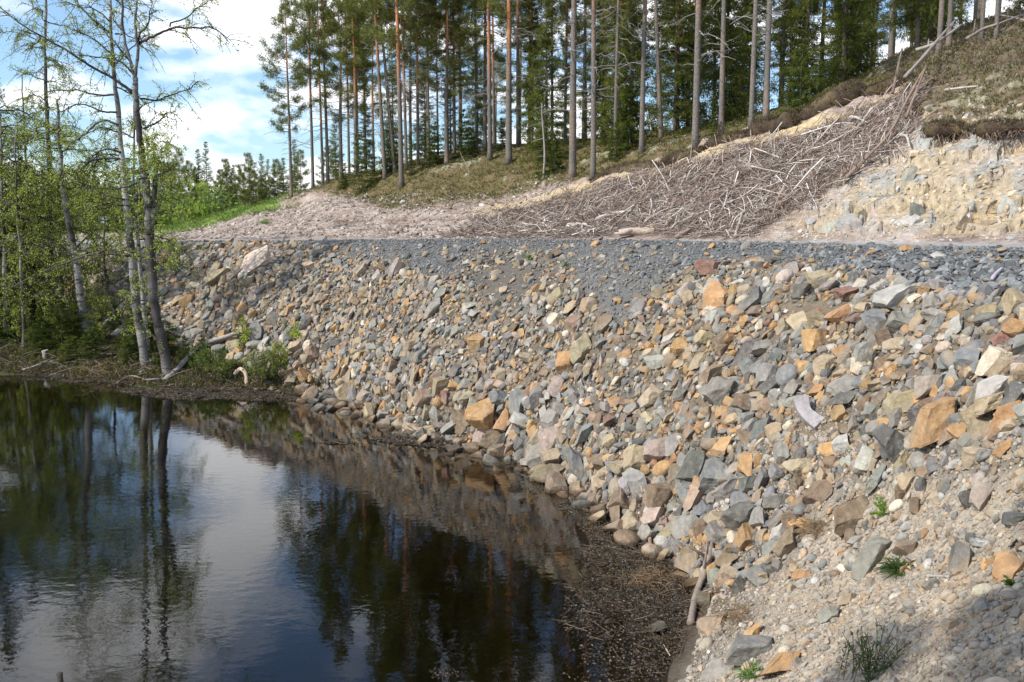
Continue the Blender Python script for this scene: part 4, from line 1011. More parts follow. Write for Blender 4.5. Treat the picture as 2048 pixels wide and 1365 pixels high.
for (u, v, pts, a, lab, sd, au) in [(104, 632, [(105, 640), (100, 560), (96, 430), (92, 300), (88, 200), (86, 100), (85, 0), (83, -110), (80, -200)], 12, 'tallest slim birch standing alone left of the leaning one', 5, 34), (48, 700, [(48, 705), (45, 640), (40, 560), (34, 440), (30, 340), (27, 250)], 9, 'pale thin birch at the bank close to the left edge', 6, 22),
                                (68, 640, [(70, 645), (66, 540), (60, 440), (58, 350), (50, 240), (48, 150)], 8, 'slender birch between the pale thin one and the tallest slim one', 7, 22), (84, 650, [(88, 655), (84, 560), (72, 450), (60, 380)], 9, 'crooked young birch stem left of the tallest slim one', 8, 18),
                                (14, 690, [(12, 700), (14, 560), (10, 420), (4, 300), (0, 160)], 11, 'dark birch stem nearest to the left edge', 9, 24), (128, 640, [(130, 645), (122, 560), (120, 480), (116, 420), (118, 350)], 7, 'small leafy birch behind the leaning one', 10, 20), (215, 640, [(216, 648), (212, 560), (206, 500), (206, 430), (200, 380)], 7, 'young leafy birch behind the straight grey-white one', 11, 16)]:
    B_ = bank(u, v)
    birch('birch_tree', lab, B_ - [0, 0, .1], B_[1], [(pts, a, 2)], [], 5, white=.25, auto=au, leaf=6, seed=sd, blobs=[(pts[-3][0] + 4, pts[-3][1], 40, 5), (pts[2][0], pts[2][1] - 20, 40, 5), (pts[1][0], pts[1][1] - 30, 30, 4)])
# dark spruces and young firs of the left bank
for (u, v, H, ws, var, look) in [(25, 660, 8.5, .62, 1, 'dark old spruce at the left edge behind the birches'), (60, 650, 6.2, .5, 0, 'thin dark spruce right of the old one at the left edge'), (-30, 680, 10, .8, 2, 'dark spruce cut by the left edge')]:
    B_ = bank(u, v); place('spruce_tree', B_ - [0, 0, .05], SPR[var], look, 'spruce tree', 'spruces of the pond bank', r.uniform(0, 6), (ws, ws, H / 13))
for (u, v, h, w, look) in [(125, 702, 1.7, 1.5, 'bushy low green spruce left of the leaning birch'), (95, 690, 1.3, 1.3, 'low spruce at the waterside left of the bushy one'), (158, 690, 1.4, 1.2, 'low spruce touching the leaning birch'), (268, 722, 1.6, 1.0, 'young spruce in front of the straight birch'), (248, 735, .7, 1.0, 'tiny spruce at the waterside below the straight birch'), (232, 665, 1.0, 1.2, 'low spruce against the rocks behind the birches'), (372, 735, .9, 1.0, 'low spruce right of the big forked birch'), (15, 690, 1.8, 1.5, 'dark low spruce at the left edge of the bank')]:
    B_ = bank(u, v); place('young_spruce', B_ - [0, 0, .03], YSP[0 if r.rand() < .5 else 2], look, 'young spruce', 'young spruces of the pond bank', r.uniform(0, 6), (w * h / 3.2 * 1.1, w * h / 3.2 * 1.1, h / 3.2))


for (u, v, h, w, look) in [(185, 722, 1.0, 1.4, 'low dark spruce at the waterside below the leaning birch'), (305, 700, 1.3, 1.3, 'low spruce behind the gap of the two big birches'), (340, 715, 1.0, 1.5, 'bushy low spruce right behind the big forked birch'), (70, 715, 1.1, 1.5, 'low spruce at the waterside below the slender birches'), (140, 728, .8, 1.6, 'creeping spruce right at the shore left of the leaning birch'), (405, 728, .8, 1.4, 'creeping spruce under the middle of the fallen limb'), (280, 690, 1.5, 1.2, 'spruce against the rocks between the big birches')]:
    B_ = bank(u, v); place('young_spruce', B_ - [0, 0, .03], YSP[0 if r.rand() < .4 else 2], look, 'young spruce', 'young spruces of the pond bank', r.uniform(0, 6), (w * h / 3.2 * 1.1, w * h / 3.2 * 1.1, h / 3.2))
mb = MB(); P_, N_ = sample(1200, 2.98, 4.6, r, -60, 620)
for k in range(900):
    a = r.uniform(0, 6.3); l = r.uniform(.15, .9); d = np.array([math.cos(a), math.sin(a), r.uniform(-.05, .5)]); q = P_[k] + [0, 0, .02]
    mb.tube(np.array([q, q + d * l * .5 + r.normal(size=3) * .05, q + d * l * .95 + [0, 0, -.1 * l]]), [.011, .008, .003], 3, np.array([.17, .135, .11]) * r.uniform(.5, 1.7), cap=False)
tag(mb.build('dead_twigs', M['wood']), 'dead twigs and fallen branches littering the bank under the birches', 'twigs', kind='stuff')


# leafy shrubs
def shrub(u, v, H, wd, label, n=26, c=LEAFC, leaf=9, name='willow_shrub', cat='shrub', group=None, seed=0, sz=.05):
    r = rs(seed + 60); B = bank(u, v); st, lv = MB(), MB()
    for k in range(n):
        a = r.uniform(0, 6.28); s = np.linspace(0, 1, 6); d = np.array([math.cos(a) * wd * r.rand(), math.sin(a) * wd * r.rand(), H * r.uniform(.4, 1)])
        Q = s[:, None] * d + np.stack([0 * s, 0 * s, .15 * H * s * (1 - s)], 1) + np.cumsum(r.normal(size=(6, 3)), 0) * .03 * H
        st.tube(Q, .008 * (1 - .7 * s) + .002, 3, (.12, .085, .06), cap=False); twigs(st, lv, Q, r, 3, (.1 * H, .35 * H), leaf=leaf, c=c, sz=sz, rad=.004)
    e = root(name, B, label, cat, group); st.build('stems', M['bark'], e); lv.build('leaves', M['leaf'], e); return e


shrub(528, 770, 1.15, .55, 'yellow-green willow shrub at the foot of the rocks by the shore', 26, (.17, .21, .055), seed=1)
shrub(560, 740, .8, .4, 'small willow shrub among the rocks above the shore', 16, seed=2)
shrub(490, 700, .9, .35, 'thin willow sprig beside the end of the fallen limb', 10, seed=3)
shrub(420, 745, .7, .8, 'dark green low shrub under the fallen limb', 26, (.10, .15, .03), seed=4)
shrub(455, 755, .55, .6, 'olive shrub between the fallen limb and the curved driftwood', 20, (.13, .17, .04), seed=5)
shrub(590, 690, .6, .3, 'sparse willow sprig on the dark rocks', 8, seed=6)
for i, (u, v, H) in enumerate([(40, 690, 1.6), (110, 655, 2.0), (150, 640, 1.8), (200, 650, 1.6), (190, 690, .9), (75, 640, 2.2), (15, 640, 2.4)]):
    shrub(u, v, H, H * .45, ['leafy shrub between the left-edge birches', 'tall leafy shrub at the foot of the tallest slim birch', 'leafy shrub behind the leaning birch', 'leafy shrub right of the leaning birch', 'low shrub in front of the leaning birch', 'leafy shrub behind the slender birches', 'leafy shrub by the dark old spruce'][i], 24, group='leafy shrubs of the pond bank', seed=20 + i)

# ------------------------------------------------------------------ wood: limbs, logs, driftwood, poles
GW, RW, PW_ = np.array([.40, .35, .31]), np.array([.26, .19, .148]), np.array([.56, .50, .44])


def stick(name, label, pts, px, cat, col=GW, mat='wood', lift=.03, taper=.5, n=8, group=None, knots=0, seed=0, ends=None):
    """a bent piece of wood laid along points given as (u, v[, lift])"""
    r = rs(seed + 5); Q = []
    for p in pts:
        H_, _ = hit(p[0], p[1])
        if H_ is None: H_ = at(p[0], p[1], Q[-1][1] if Q else 24)
        Q.append(H_ + [0, 0, (p[2] if len(p) > 2 else lift)])
    P = cr(np.array(Q), 5); s = np.linspace(0, 1, len(P)); d = proj(P)[2]
    rad = .5 * px * d.mean() / FPX * (1 - taper * s) * (1 + .07 * r.normal(size=len(P)))
    mb = MB(); c = np.array(col) * (.72 if name == 'wooden_pole' else 1) * (1 + .45 * fbm(P * 4 + seed, 3)[:, None]); mb.tube(P, rad, n, c)
    for k in range(knots):
        i = r.randint(1, len(P) - 1); e = P[i] + (unit(1, r)[0] + [0, 0, .5]) * rad[i] * r.uniform(3, 9)
        mb.tube(np.array([P[i], (P[i] + e) / 2, e]), [rad[i] * .5, rad[i] * .35, rad[i] * .2], 5, c[i])
    if group is None: group = None
    return tag(mb.build(name, M[mat], None, True, P[0]), label, cat, group)


stick('fallen_limb', 'grey fallen birch limb rising from the forked birch onto the rocks', [(330, 766, .05), (352, 752, .12), (385, 733, .35), (420, 718, .45), (455, 703, .4), (490, 684, .3), (520, 662, .2)], 13, 'fallen limb', (.30, .27, .25), 'birch', 0, .55, knots=6)
stick('driftwood', 'curved pale driftwood arching out of the shore weeds', [(470, 757, .1), (482, 756, .22), (492, 764, .2), (494, 776, .02)], 9, 'driftwood', (.42, .32, .25), taper=.1)
stick('driftwood', 'standing driftwood branch leaning on the wet rocks by the straw', [(1421, 1085, .16), (1420, 1125, .15), (1408, 1165, .12), (1392, 1205, .09), (1381, 1252, .03)], 15, 'driftwood', (.25, .20, .165), taper=.1, knots=5, seed=3)
stick('driftwood', 'short brown stub stuck upright by the pale pyramid rock', [(1293, 1045, .1), (1297, 1066, .06), (1301, 1092, .01)], 9, 'driftwood', (.26, .17, .13), taper=.1)
stick('driftwood', 'thin root curving over the straw near the bottom', [(1280, 1270, .05), (1300, 1275, .06), (1325, 1298, .05), (1340, 1318, .03)], 5, 'driftwood', (.38, .27, .2))
stick('driftwood', 'thin brown stick lying on the floating straw point', [(1030, 967, .02), (1060, 968, .02), (1110, 970, .02)], 5, 'driftwood', (.3, .19, .14))
stick('driftwood', 'sunken pale stick at the waterside below the straight birch', [(45, 745, .05), (75, 737, .08), (108, 722, .1)], 6, 'driftwood', (.40, .36, .31))
stick('driftwood', 'mossy root reaching into the water from the leaning birch', [(172, 715, .08), (200, 716, .1), (238, 715, .1)], 4, 'driftwood', (.14, .11, .09), knots=4)
stick('driftwood', 'twisted dead branch at the foot of the forked birch', [(235, 770, .05), (262, 760, .1), (290, 766, .08), (318, 772, .03)], 5, 'driftwood', (.16, .12, .1), knots=6, seed=9)
stick('lilac_stick', 'lilac-grey stick lying in the dark gravel near the right edge', [(1982, 575, .08), (1992, 564, .09), (2003, 552, .08)], 8, 'stick', (.44, .38, .43), taper=.2)
stick('plank_scrap', 'narrow grey wood splinter on the near sand', [(1852, 1156, .015), (1875, 1157, .015), (1897, 1158, .015)], 6, 'stick', (.40, .36, .33), taper=.1)
# wooden stake standing in the water
P = atz(96, 757, -.3); mb = MB(); t = np.linspace(0, 1, 6)
mb.tube(np.stack([-.06 * t, 0 * t, t * .78], 1), .075 - .02 * t, 8, (.24, .21, .19)); mb.tube(np.array([[-.12, 0, .77], [-.02, 0, .80], [.06, 0, .82]]), .03, 6, (.34, .3, .27))
tag(mb.build('mooring_stake', M['wood'], None, True, P * 0 + 0) if False else mb.build('wooden_stake', M['wood'], None, True, np.zeros(3)), 'short grey wooden stake standing in the water near the left bank', 'stake'); bpy.data.objects[-1] if False else None
bpy.data.objects['wooden_stake'].location = P
# stub of a post at the bottom edge
P = atz(118, 1362, 0); mb = MB(); t = np.linspace(0, 1, 5); mb.tube(np.stack([.01 * t, 0 * t, -.4 + .47 * t], 1), .028, 8, (.06, .05, .045))
o = mb.build('sunken_post', M['wood'], None, True, np.zeros(3)); o.location = P; tag(o, 'dark post tip just breaking the water at the bottom edge', 'post')

# bent timber block on the rocks: square section swept along a bend
pts = [(1600, 812), (1608, 832), (1616, 850), (1634, 870)]
Q = cr(np.array([hit(u, v)[0] for u, v in pts]), 6); P0 = hit(1612, 846)[0]; nn = hit(1612, 846)[1]
d0 = proj(P0)[2][0]; k_ = d0 / FPX; a3 = at(1597, 818, d0 * .995); b3 = at(1612, 850, d0 * .985); c3 = at(1637, 876, d0 * .965)
Q = cr(np.array([a3, b3, c3]), 8); Q += np.array([0, -.07, .15]); Q[:, 0] += np.sin(np.linspace(0, 3.1, len(Q))) * -.035; bm = bmesh.new(); rings = []
for i, p in enumerate(Q):
    t = Q[min(i + 1, len(Q) - 1)] - Q[max(i - 1, 0)]; t /= np.linalg.norm(t); s1 = np.cross(t, [-.25, -.8, .55]); s1 /= np.linalg.norm(s1); s2 = np.cross(s1, t)
    w = k_ * (12.5 + 3 * abs(i / len(Q) - .5) * 2); h = k_ * 12
    rings.append([bm.verts.new(Vector(p - P0 + s1 * w * a + s2 * h * b)) for a, b in ((-1, -1), (-.05, -1.05), (1, -.9), (1.02, 1), (.1, 1.03), (-.97, .95))])
for i in range(len(rings) - 1):
    for j in range(6): bm.faces.new((rings[i][j], rings[i][(j + 1) % 6], rings[i + 1][(j + 1) % 6], rings[i + 1][j]))
bm.faces.new(rings[0][::-1]); bm.faces.new(rings[-1]); bmesh.ops.recalc_face_normals(bm, faces=bm.faces)
bmesh.ops.bevel(bm, geom=[e for e in bm.edges if e.calc_face_angle(0) > .6], offset=.006, segments=1, affect='EDGES')
V = np.array([v.co[:] for v in bm.verts]); fl = [[v.index for v in f.verts] for f in bm.faces]; bm.verts.index_update(); fl = [[v.index for v in f.verts] for f in bm.faces]; bm.free()
Fs = [np.array([f for f in fl if len(f) == n]) for n in sorted({len(f) for f in fl})]
tag(mk('timber_block', V, Fs, np.array([.31, .285, .285]) * (1 + .18 * fbm(V * np.array([30, 30, 6]), 3)[:, None]), M['wood'], loc=P0), 'pale bent grey timber lying on the rocks, its shaded cut end facing right', 'timber')

# sawn log beyond the road: body, cut end, side stub
A = hit(1236, 477)[0] + [0, -.1, .14]; Bp = at(1305, 464, A[1] + .1); P = cr(np.array([A, A + (Bp - A) * .35 + [0, 0, .03], A + (Bp - A) * .7, Bp]), 6)
k_ = A[1] / FPX; s = np.linspace(0, 1, len(P)); e = root('sawn_log', A - [0, 0, .12], 'sawn barked log with an orange cut end lying at the foot of the brush slope', 'log')
mb = MB(); mb.tube(P - (A - [0, 0, .12]), k_ * (6.5 + 4.0 * s), 12, (.46, .37, .29), cap=False); mb.build('bark', M['wood'], e, True)
mb = MB(); t = (P[-1] - P[-2]) / np.linalg.norm(P[-1] - P[-2]); mb.tube(np.array([P[-1] - t * .02, P[-1] + t * .012]) - (A - [0, 0, .12]), k_ * 10.3, 12, (.42, .20, .09)); mb.build('cut_end', M['wood'], e)
mb = MB(); mb.tube(np.array([A - (A - [0, 0, .12]) + [-.12, -.1, -.02], [.1, -.12, .12], [.35, -.15, .2]]), [k_ * 3, k_ * 4, k_ * 3], 8, (.40, .33, .28)); mb.build('branch_stub', M['wood'], e, True)
stick('driftwood', 'brown log stub right of the sawn log by the road', [(1352, 479, .06), (1368, 474, .10), (1380, 468, .12)], 8, 'log stub', (.30, .22, .18), taper=.2)
stick('driftwood', 'upright split stub at the right end of the brush by the road', [(1470, 478, .05), (1476, 466, .15), (1484, 450, .3)], 7, 'log stub', (.36, .30, .26), taper=.3)
stick('driftwood', 'pale barkless log left of the sawn log in the brush', [(1134, 460, .10), (1155, 459, .14), (1176, 458, .12)], 8, 'log stub', (.50, .45, .40), taper=.1)
stick('driftwood', 'grey log half sunk in the brush above the sawn log', [(1188, 448, .1), (1220, 440, .16), (1262, 433, .15)], 9, 'log stub', (.42, .36, .32), taper=.3)
for i, (pts, px, lab, cl) in enumerate([([(1688, 376, .2), (1735, 338, .3), (1777, 297, .35), (1812, 238, .45), (1846, 178, .5)], 8, 'longest brown pole running down the right border of the brush', RW * 1.25), ([(1783, 227, .5), (1792, 200, .8), (1800, 175, 1.0)], 6, 'dark pole sticking up out of the brush top', RW), ([(1810, 270, .4), (1830, 225, .5), (1850, 178, .6)], 6, 'pole beside the upper end of the longest brown pole', RW * 1.1),
                                     ([(1807, 195, .5), (1849, 155, .6), (1880, 122, .7), (1909, 92, .8)], 7, 'pole crossing the heather edge above the brush', GW), ([(1830, 136, .5), (1860, 126, .5), (1890, 115, .6), (1919, 99, .7)], 8, 'thick grey pole pointing at the hilltop pines', GW), ([(1932, 99, .3), (1965, 86, .4), (1995, 76, .4), (2050, 54, .4)], 7, 'fallen grey trunk under the hilltop pines', GW * .9),
                                     ([(1890, 189, .1), (1925, 186, .12), (1958, 183, .12)], 6, 'pale straight stick ending at the mossy stone in the heather', PW_), ([(1800, 296, .3), (1812, 300, .3), (1818, 312, .2)], 7, 'short pale stub by the lower pole end', PW_), ([(1700, 250, .2), (1712, 255, .25), (1735, 262, .2)], 7, 'pale short log near the yellow sand', PW_), ([(1990, 45, .2), (2010, 52, .3), (2048, 62, .3)], 5, 'thin grey branch at the upper right corner', GW)]):
    stick('wooden_pole', lab, pts, px, 'pole', cl, group='poles and trunks of the cleared slope', seed=i, knots=3, lift=.2)

# ------------------------------------------------------------------ brush mat on the cut slope
BRUSH = np.array([(890, 478), (960, 442), (1060, 416), (1150, 392), (1250, 362), (1340, 338), (1450, 303), (1560, 276), (1660, 238), (1740, 216), (1800, 188), (1850, 160), (1842, 240), (1800, 300), (1740, 338), (1660, 385), (1580, 432), (1510, 478)], float)


def inpoly(u, v, Pg):
    c = np.zeros(len(u), bool); j = len(Pg) - 1
    for i in range(len(Pg)):
        (x1, y1), (x2, y2) = Pg[i], Pg[j]; m = ((y1 > v) != (y2 > v)) & (u < (x2 - x1) * (v - y1) / (y2 - y1 + 1e-9) + x1); c ^= m; j = i
    return c


r = rs(8); P_, N_ = sample(42000, 9.1, 12.0, r, 860, 1900); u_, v_, d_ = proj(P_)
jn = fbm(P_ * 1.2, 3) * 16; ok = inpoly(u_ + jn, v_ + jn, BRUSH) & ~((np.abs(u_ - 1270) < 46) & (v_ > 456)); P_, N_, u_, v_ = P_[ok], N_[ok], u_[ok], v_[ok]


def twig(P, n, r, L, rad, c, lift, sides=3):
    a = r.normal() * .9 + (1.15 if r.rand() < .7 else 2.6)
    e1 = np.cross(n, [0, 0, 1.]); e1 /= np.linalg.norm(e1) + 1e-9; e2 = np.cross(n, e1); d = e1 * math.cos(a) + e2 * math.sin(a) + n * r.normal() * .22; s = np.linspace(-.5, .5, 5)
    bend = np.cross(d, n) * r.normal() * .11
    Q = P + n * lift + s[:, None] * d * L + (s ** 2)[:, None] * bend * L * 2 + r.normal(size=(5, 3)) * .02 * L
    return Q, rad * (1 - .6 * (s + .5)), sides, c


mb = MB(); nB = min(len(P_) - 150, 13500)
for k in range(nB):
    L_ = float(np.clip(np.exp(r.normal() * .5) * .55, .15, 1.6)); base = [RW, GW, PW_, np.array([.15, .10, .085])][r.choice(4, p=[.44, .26, .13, .17])]
    Q, rd_, n, c = twig(P_[k], N_[k], r, L_, r.uniform(.004, .0135), base * r.uniform(.6, 1.2), r.uniform(.005, .11)); mb.tube(Q, rd_, n, c, cap=False)
tag(mb.build('brush', M['wood']), 'tangled mat of dry logging brush and twigs on the cut slope', 'brush', kind='stuff')
# single branches lying on top of the mat
pos = ['at the lower left tip of the brush', 'low in the brush left of the sawn log', 'in the brush above the sawn log', 'in the middle of the brush', 'under the yellow sand band', 'below the big root overhang', 'near the upper end of the brush', 'along the right border of the brush']
cnt = {}
for k in range(nB, min(len(P_), nB + 150)):
    u, v = u_[k], v_[k]
    z_ = pos[0] if u < 1040 else pos[1] if u < 1200 and v > 410 else pos[2] if u < 1360 and v > 400 else pos[4] if v < np.interp(u, [900, 1560, 1830], [450, 330, 220]) and u < 1460 else pos[5] if u < 1620 and v < 370 else pos[6] if u > 1660 and v < 310 else pos[7] if u > 1520 else pos[3]
    w = r.choice(3); cw = ['weathered grey', 'pale barkless', 'reddish brown'][w]; L_ = r.uniform(.8, 1.9); sz = 'long' if L_ > 1.45 else 'short' if L_ < 1.1 else 'mid-length'
    mb = MB(); c = [GW * 1.1, PW_ * 1.05, RW * 1.2][w]; Q, rd_, n, c = twig(P_[k], N_[k], r, L_, r.uniform(.011, .026), c, r.uniform(.05, .13), 6)
    Qc = cr(Q, 3); mb.tube(Qc, np.linspace(rd_[0], rd_[-1], len(Qc)), 6, c)
    for q in range(r.randint(0, 4)):
        i = r.randint(2, len(Qc) - 1); e_ = Qc[i] + (Qc[i] - Qc[i - 2]) / np.linalg.norm(Qc[i] - Qc[i - 2]) * .2 + unit(1, r)[0] * r.uniform(.1, .35); mb.tube(np.array([Qc[i], (Qc[i] + e_) / 2 + r.normal(size=3) * .02, e_]), [.012, .009, .005], 4, c)
    tag(mb.build('branch', M['wood'], None, True, Qc[0]), f'{sz} {cw} branch lying on top {z_}', 'branch', 'branches on top of the brush: ' + f'{sz} {cw} {z_}')
# scattered litter on the bare soil left of the brush
mb = MB(); P_, N_ = sample(9000, 9.1, 12.2, r, 300, 1150); u_, v_, d_ = proj(P_)
for k in range(2600):
    Q, rd_, n, c = twig(P_[k], N_[k], r, r.uniform(.1, .5), r.uniform(.006, .016), [RW, GW, PW_][r.choice(3)] * r.uniform(.6, 1.2), r.uniform(.0, .05)); mb.tube(Q, rd_, n, c, cap=False)
tag(mb.build('wood_litter', M['wood']), 'scattered bark scraps and twigs over the bare brown soil slope', 'litter', kind='stuff')
its = []
for k in range(2600, 7500):
    hs = float(np.clip(np.exp(r.normal() * .5) * .035, .015, .16)); c = [np.array([.38, .33, .29]), np.array([.5, .45, .41]), np.array([.15, .11, .085])][r.choice(3)] * r.uniform(.7, 1.2)
    its.append((P_[k] + N_[k] * hs * .2, hs, rot_to(N_[k], r.uniform(0, 6), .5, r), 0, c, 0))
P_, N_ = sample(9000, 9.05, 11.4, r, 1440, 2150); u_, v_, d_ = proj(P_); okk = ~inpoly(u_, v_, BRUSH)
for k in np.where(okk)[0][:2400]:
    hs = float(np.clip(np.exp(r.normal() * .6) * .022, .012, .14)); c = np.array([.50, .40, .28]) * r.uniform(.6, 1.15) if r.rand() < .6 else np.array([.36, .35, .33]) * r.uniform(.7, 1.3)
    its.append((P_[k] + N_[k] * hs * .1, hs, rot_to(N_[k], r.uniform(0, 6), .4, r), 0, c, 0))
tag(rockmass('slope_debris', its, M['rock'], lambda px: 1), 'clods and small stones strewn over the bare cut slope', 'stones', kind='stuff')

# root mats overhanging the cut edge
for i, (pts, lab) in enumerate([([(1180, 360), (1230, 345), (1280, 336), (1318, 328)], 'thin turf lip curling over the sand at the left of the cut edge'), ([(1312, 334), (1345, 318), (1380, 308), (1408, 296)], 'mossy turf lip with hanging roots below the salmon-barked pine'), ([(1410, 292), (1440, 280), (1480, 272), (1500, 266)], 'low turf lip between the brink pine and the big root overhang'),
                              ([(1490, 272), (1525, 258), (1560, 252), (1585, 248)], 'biggest dark overhang with a curtain of hanging roots'), ([(1585, 243), (1630, 222), (1680, 200), (1718, 184)], 'long root overhang above the brightest yellow sand'), ([(1715, 190), (1750, 180), (1790, 168), (1812, 158)], 'heather-covered turf hump left of the poles'), ([(1836, 262), (1860, 258), (1890, 256), (1925, 256)], 'turf lip hanging over the rock face at its upper left'), ([(1930, 258), (1970, 256), (2010, 252), (2060, 250)], 'grey twiggy turf lip over the rock face at the right edge')]):
    Q = []
    for u, v in pts:
        P, nn = hit(u, v); vv_ = v
        while (P is None or P[1] > 33) and vv_ < v + 60: vv_ += 3; P, nn = hit(u, vv_)
        Q.append(P)
    Q = cr(np.array(Q), 8); Q[:, 1] -= .28; Q[:, 2] -= .06; big = 2.1 if i in (3, 4) else 1.1 if i == 5 else .75 if i in (6, 7) else 1.0; B = Q[0].copy(); e = root('root_mat', B, lab, 'turf overhang', 'turf and root overhangs along the cut edge')
    mb = MB(); n = len(Q); s = np.linspace(0, 1, n); rr_ = (.16 + .05 * np.sin(s * 4 + i) + .05 * np.convolve(r.rand(n + 2), [.3, .4, .3], 'valid')) * big * np.minimum(1, np.minimum(s, 1 - s) * 5 + .15)
    P = Q - B; m0 = mb.n; mb.tube(P, rr_, 12, np.array([.105, .08, .055])); V = mb.V[-1]; nz = fbm(V * 4 + i * 7, 3)[:, None]; mb.V[-1] = V + nz * .10 * big * np.array([.6, 1, .8]); mb.K[-1] = np.where(nz > .05, [[.105, .08, .045]], [[.07, .05, .036]]) * (1 + .3 * nz)
    mb.build('turf', M['hill'], e, True)
    rt = MB()
    for q in range(int(75 * big)):
        j = r.randint(1, n - 1); st = P[j] + [r.normal() * .08, -rr_[j] * r.uniform(.2, .9), -rr_[j] * r.uniform(.1, .8)]; L_ = r.uniform(.15, .50) * big; t = np.linspace(0, 1, 6)
        C_ = st + np.stack([r.normal() * .12 * t, -.12 * t * r.rand() + 0 * t, -L_ * t], 1) + np.cumsum(r.normal(size=(6, 3)), 0) * .02
        rt.tube(C_, .012 * (1 - .7 * t) + .004, 3, np.array([.13, .09, .066]) * r.uniform(.6, 1.6), cap=False)
    rt.build('hanging_roots', M['wood'], e)
    tf = MB(); k = int(1500 * big); j = r.randint(0, n, k); a = r.uniform(0, math.pi, k); PP = P[j] + np.stack([r.normal(size=k) * .06, -np.cos(a) * rr_[j], np.sin(a) * rr_[j]], 1)
    V, F = blades(PP, r.normal(size=(k, 3)) * .7 + [0, -.3, .8], r.uniform(.05, .14, k), .02, r); tf.add(V, [F], dual(k, (.12, .092, .058), r, .5)); tf.build('heather', M['herb'], e)

# stumps, small stones on the moss
for (u, v, w, lab) in [(731, 396, 9, 'grey cut stump at the lower moss rim'), (905, 398, 8, 'dark stump on the soil below the moss'), (800, 466, 13, 'dark uprooted stump beside the road'), (838, 468, 9, 'small dark clod-like stump right of the uprooted one'), (1037, 372, 8, 'grey stump left of the dead sapling'), (1530, 245, 10, 'square grey stump on the big root overhang')]:
    P, nn = hit(u, v); P = atY(u, 27) if P is None or P[1] > 60 else P; k_ = P[1] / FPX * w; mb = MB(); t = np.linspace(0, 1, 5)
    mb.tube(np.stack([.1 * k_ * t, 0 * t, k_ * 1.1 * t - .1], 1), k_ * (.62 - .2 * t), 9, (.24, .2, .175)); e = root('tree_stump', P, lab, 'stump', 'stumps of the felled slope'); mb.build('stump_body', M['bark'], e, True)
    mb = MB()
    for q in range(5):
        a = r.uniform(0, 6.3); mb.tube(np.array([[math.cos(a) * k_ * .4, math.sin(a) * k_ * .4, .1 * k_], [math.cos(a) * k_ * .9, math.sin(a) * k_ * .9, 0], [math.cos(a) * k_ * 1.4, math.sin(a) * k_ * 1.4, -.12 * k_]]), [k_ * .2, k_ * .13, k_ * .06], 5, (.22, .18, .15))
    mb.build('roots', M['bark'], e, True)

# ------------------------------------------------------------------ ground cover
r = rs(55)


def cover(name, P, Nn, L, w, cols, p, label, cat, n=5, up=1.0, tone=.4):
    k = len(P); PP = np.repeat(P, n, 0) + r.normal(size=(k * n, 3)) * L * .5 * [1, 1, .15]; D = r.normal(size=(k * n, 3)) * .75 + np.repeat(Nn, n, 0) * .3 + [0, 0, up]
    V, F = blades(PP, D, r.uniform(.5, 1.2, k * n) * L, w, r, .2); c = np.repeat(np.array(cols)[r.choice(len(cols), k, p=p)], n, 0) * r.uniform(1 - tone, 1 + tone, (k * n, 1))
    return tag(mk(name, V, [F], np.repeat(c, 4, 0), M['herb']), label, cat, kind='stuff')


P_, N_ = sample(60000, 11.2, 13.4, r, 540, 2150); u_, v_, d_ = proj(P_)
mvp = np.interp(u_, [580, 620, 700, 770, 900, 1000, 1100, 1120], [392, 385, 395, 420, 408, 398, 372, 366]); hvp = np.interp(u_, [1780, 1850, 1950, 2048, 2600], [150, 262, 250, 262, 262])
cd = np.interp(u_, [1100, 1200, 1400, 1560, 1700, 1800], [372, 352, 290, 250, 190, 160])
ok = np.where(u_ < 1120, v_ < mvp + r.normal(size=len(u_)) * 6, np.where(u_ < 1800, v_ < cd - 2, v_ < hvp))
kk = np.where(ok)[0]; lich = fbm(P_ * .55, 3)
cover('heath_cover', P_[kk][:30000], N_[kk][:30000], .13, .04, [(.13, .12, .035), (.17, .115, .055), (.085, .10, .03), (.15, .16, .05), (.26, .23, .14)], [.30, .24, .22, .14, .10], 'olive and brown lingonberry, heather and moss on the forest floor', 'heath')
kk = kk[:30000]; hk = kk[u_[kk] > 1770]
cover('heather', P_[hk], N_[hk], .16, .022, [(.15, .11, .08), (.20, .165, .135), (.11, .085, .055), (.27, .235, .20)], [.4, .25, .25, .1], 'brown and grey dry heather over the mound at the upper right', 'heather', 6)
P_, N_ = sample(22000, 12.0, 14.0, r, -150, 600)
cover('grass', P_, N_, .28, .04, [(.10, .165, .03), (.13, .19, .045), (.19, .185, .08)], [.45, .4, .15], 'bright green grass on the far bank behind the bare soil', 'grass', 4)
P_, N_ = sample(16000, 2.95, 5.0, r, -150, 640); u_, v_, d_ = proj(P_); kk = (P_[:, 2] > .03) & (v_ > np.interp(u_, [0, 150, 300, 420, 560], [640, 640, 690, 705, 755]))
cover('undergrowth', P_[kk], N_[kk], .16, .03, [(.075, .10, .025), (.11, .08, .05), (.06, .075, .022), (.17, .13, .08)], [.25, .4, .15, .2], 'low herbs, dry grass and leaf litter under the bank birches', 'undergrowth', 5)
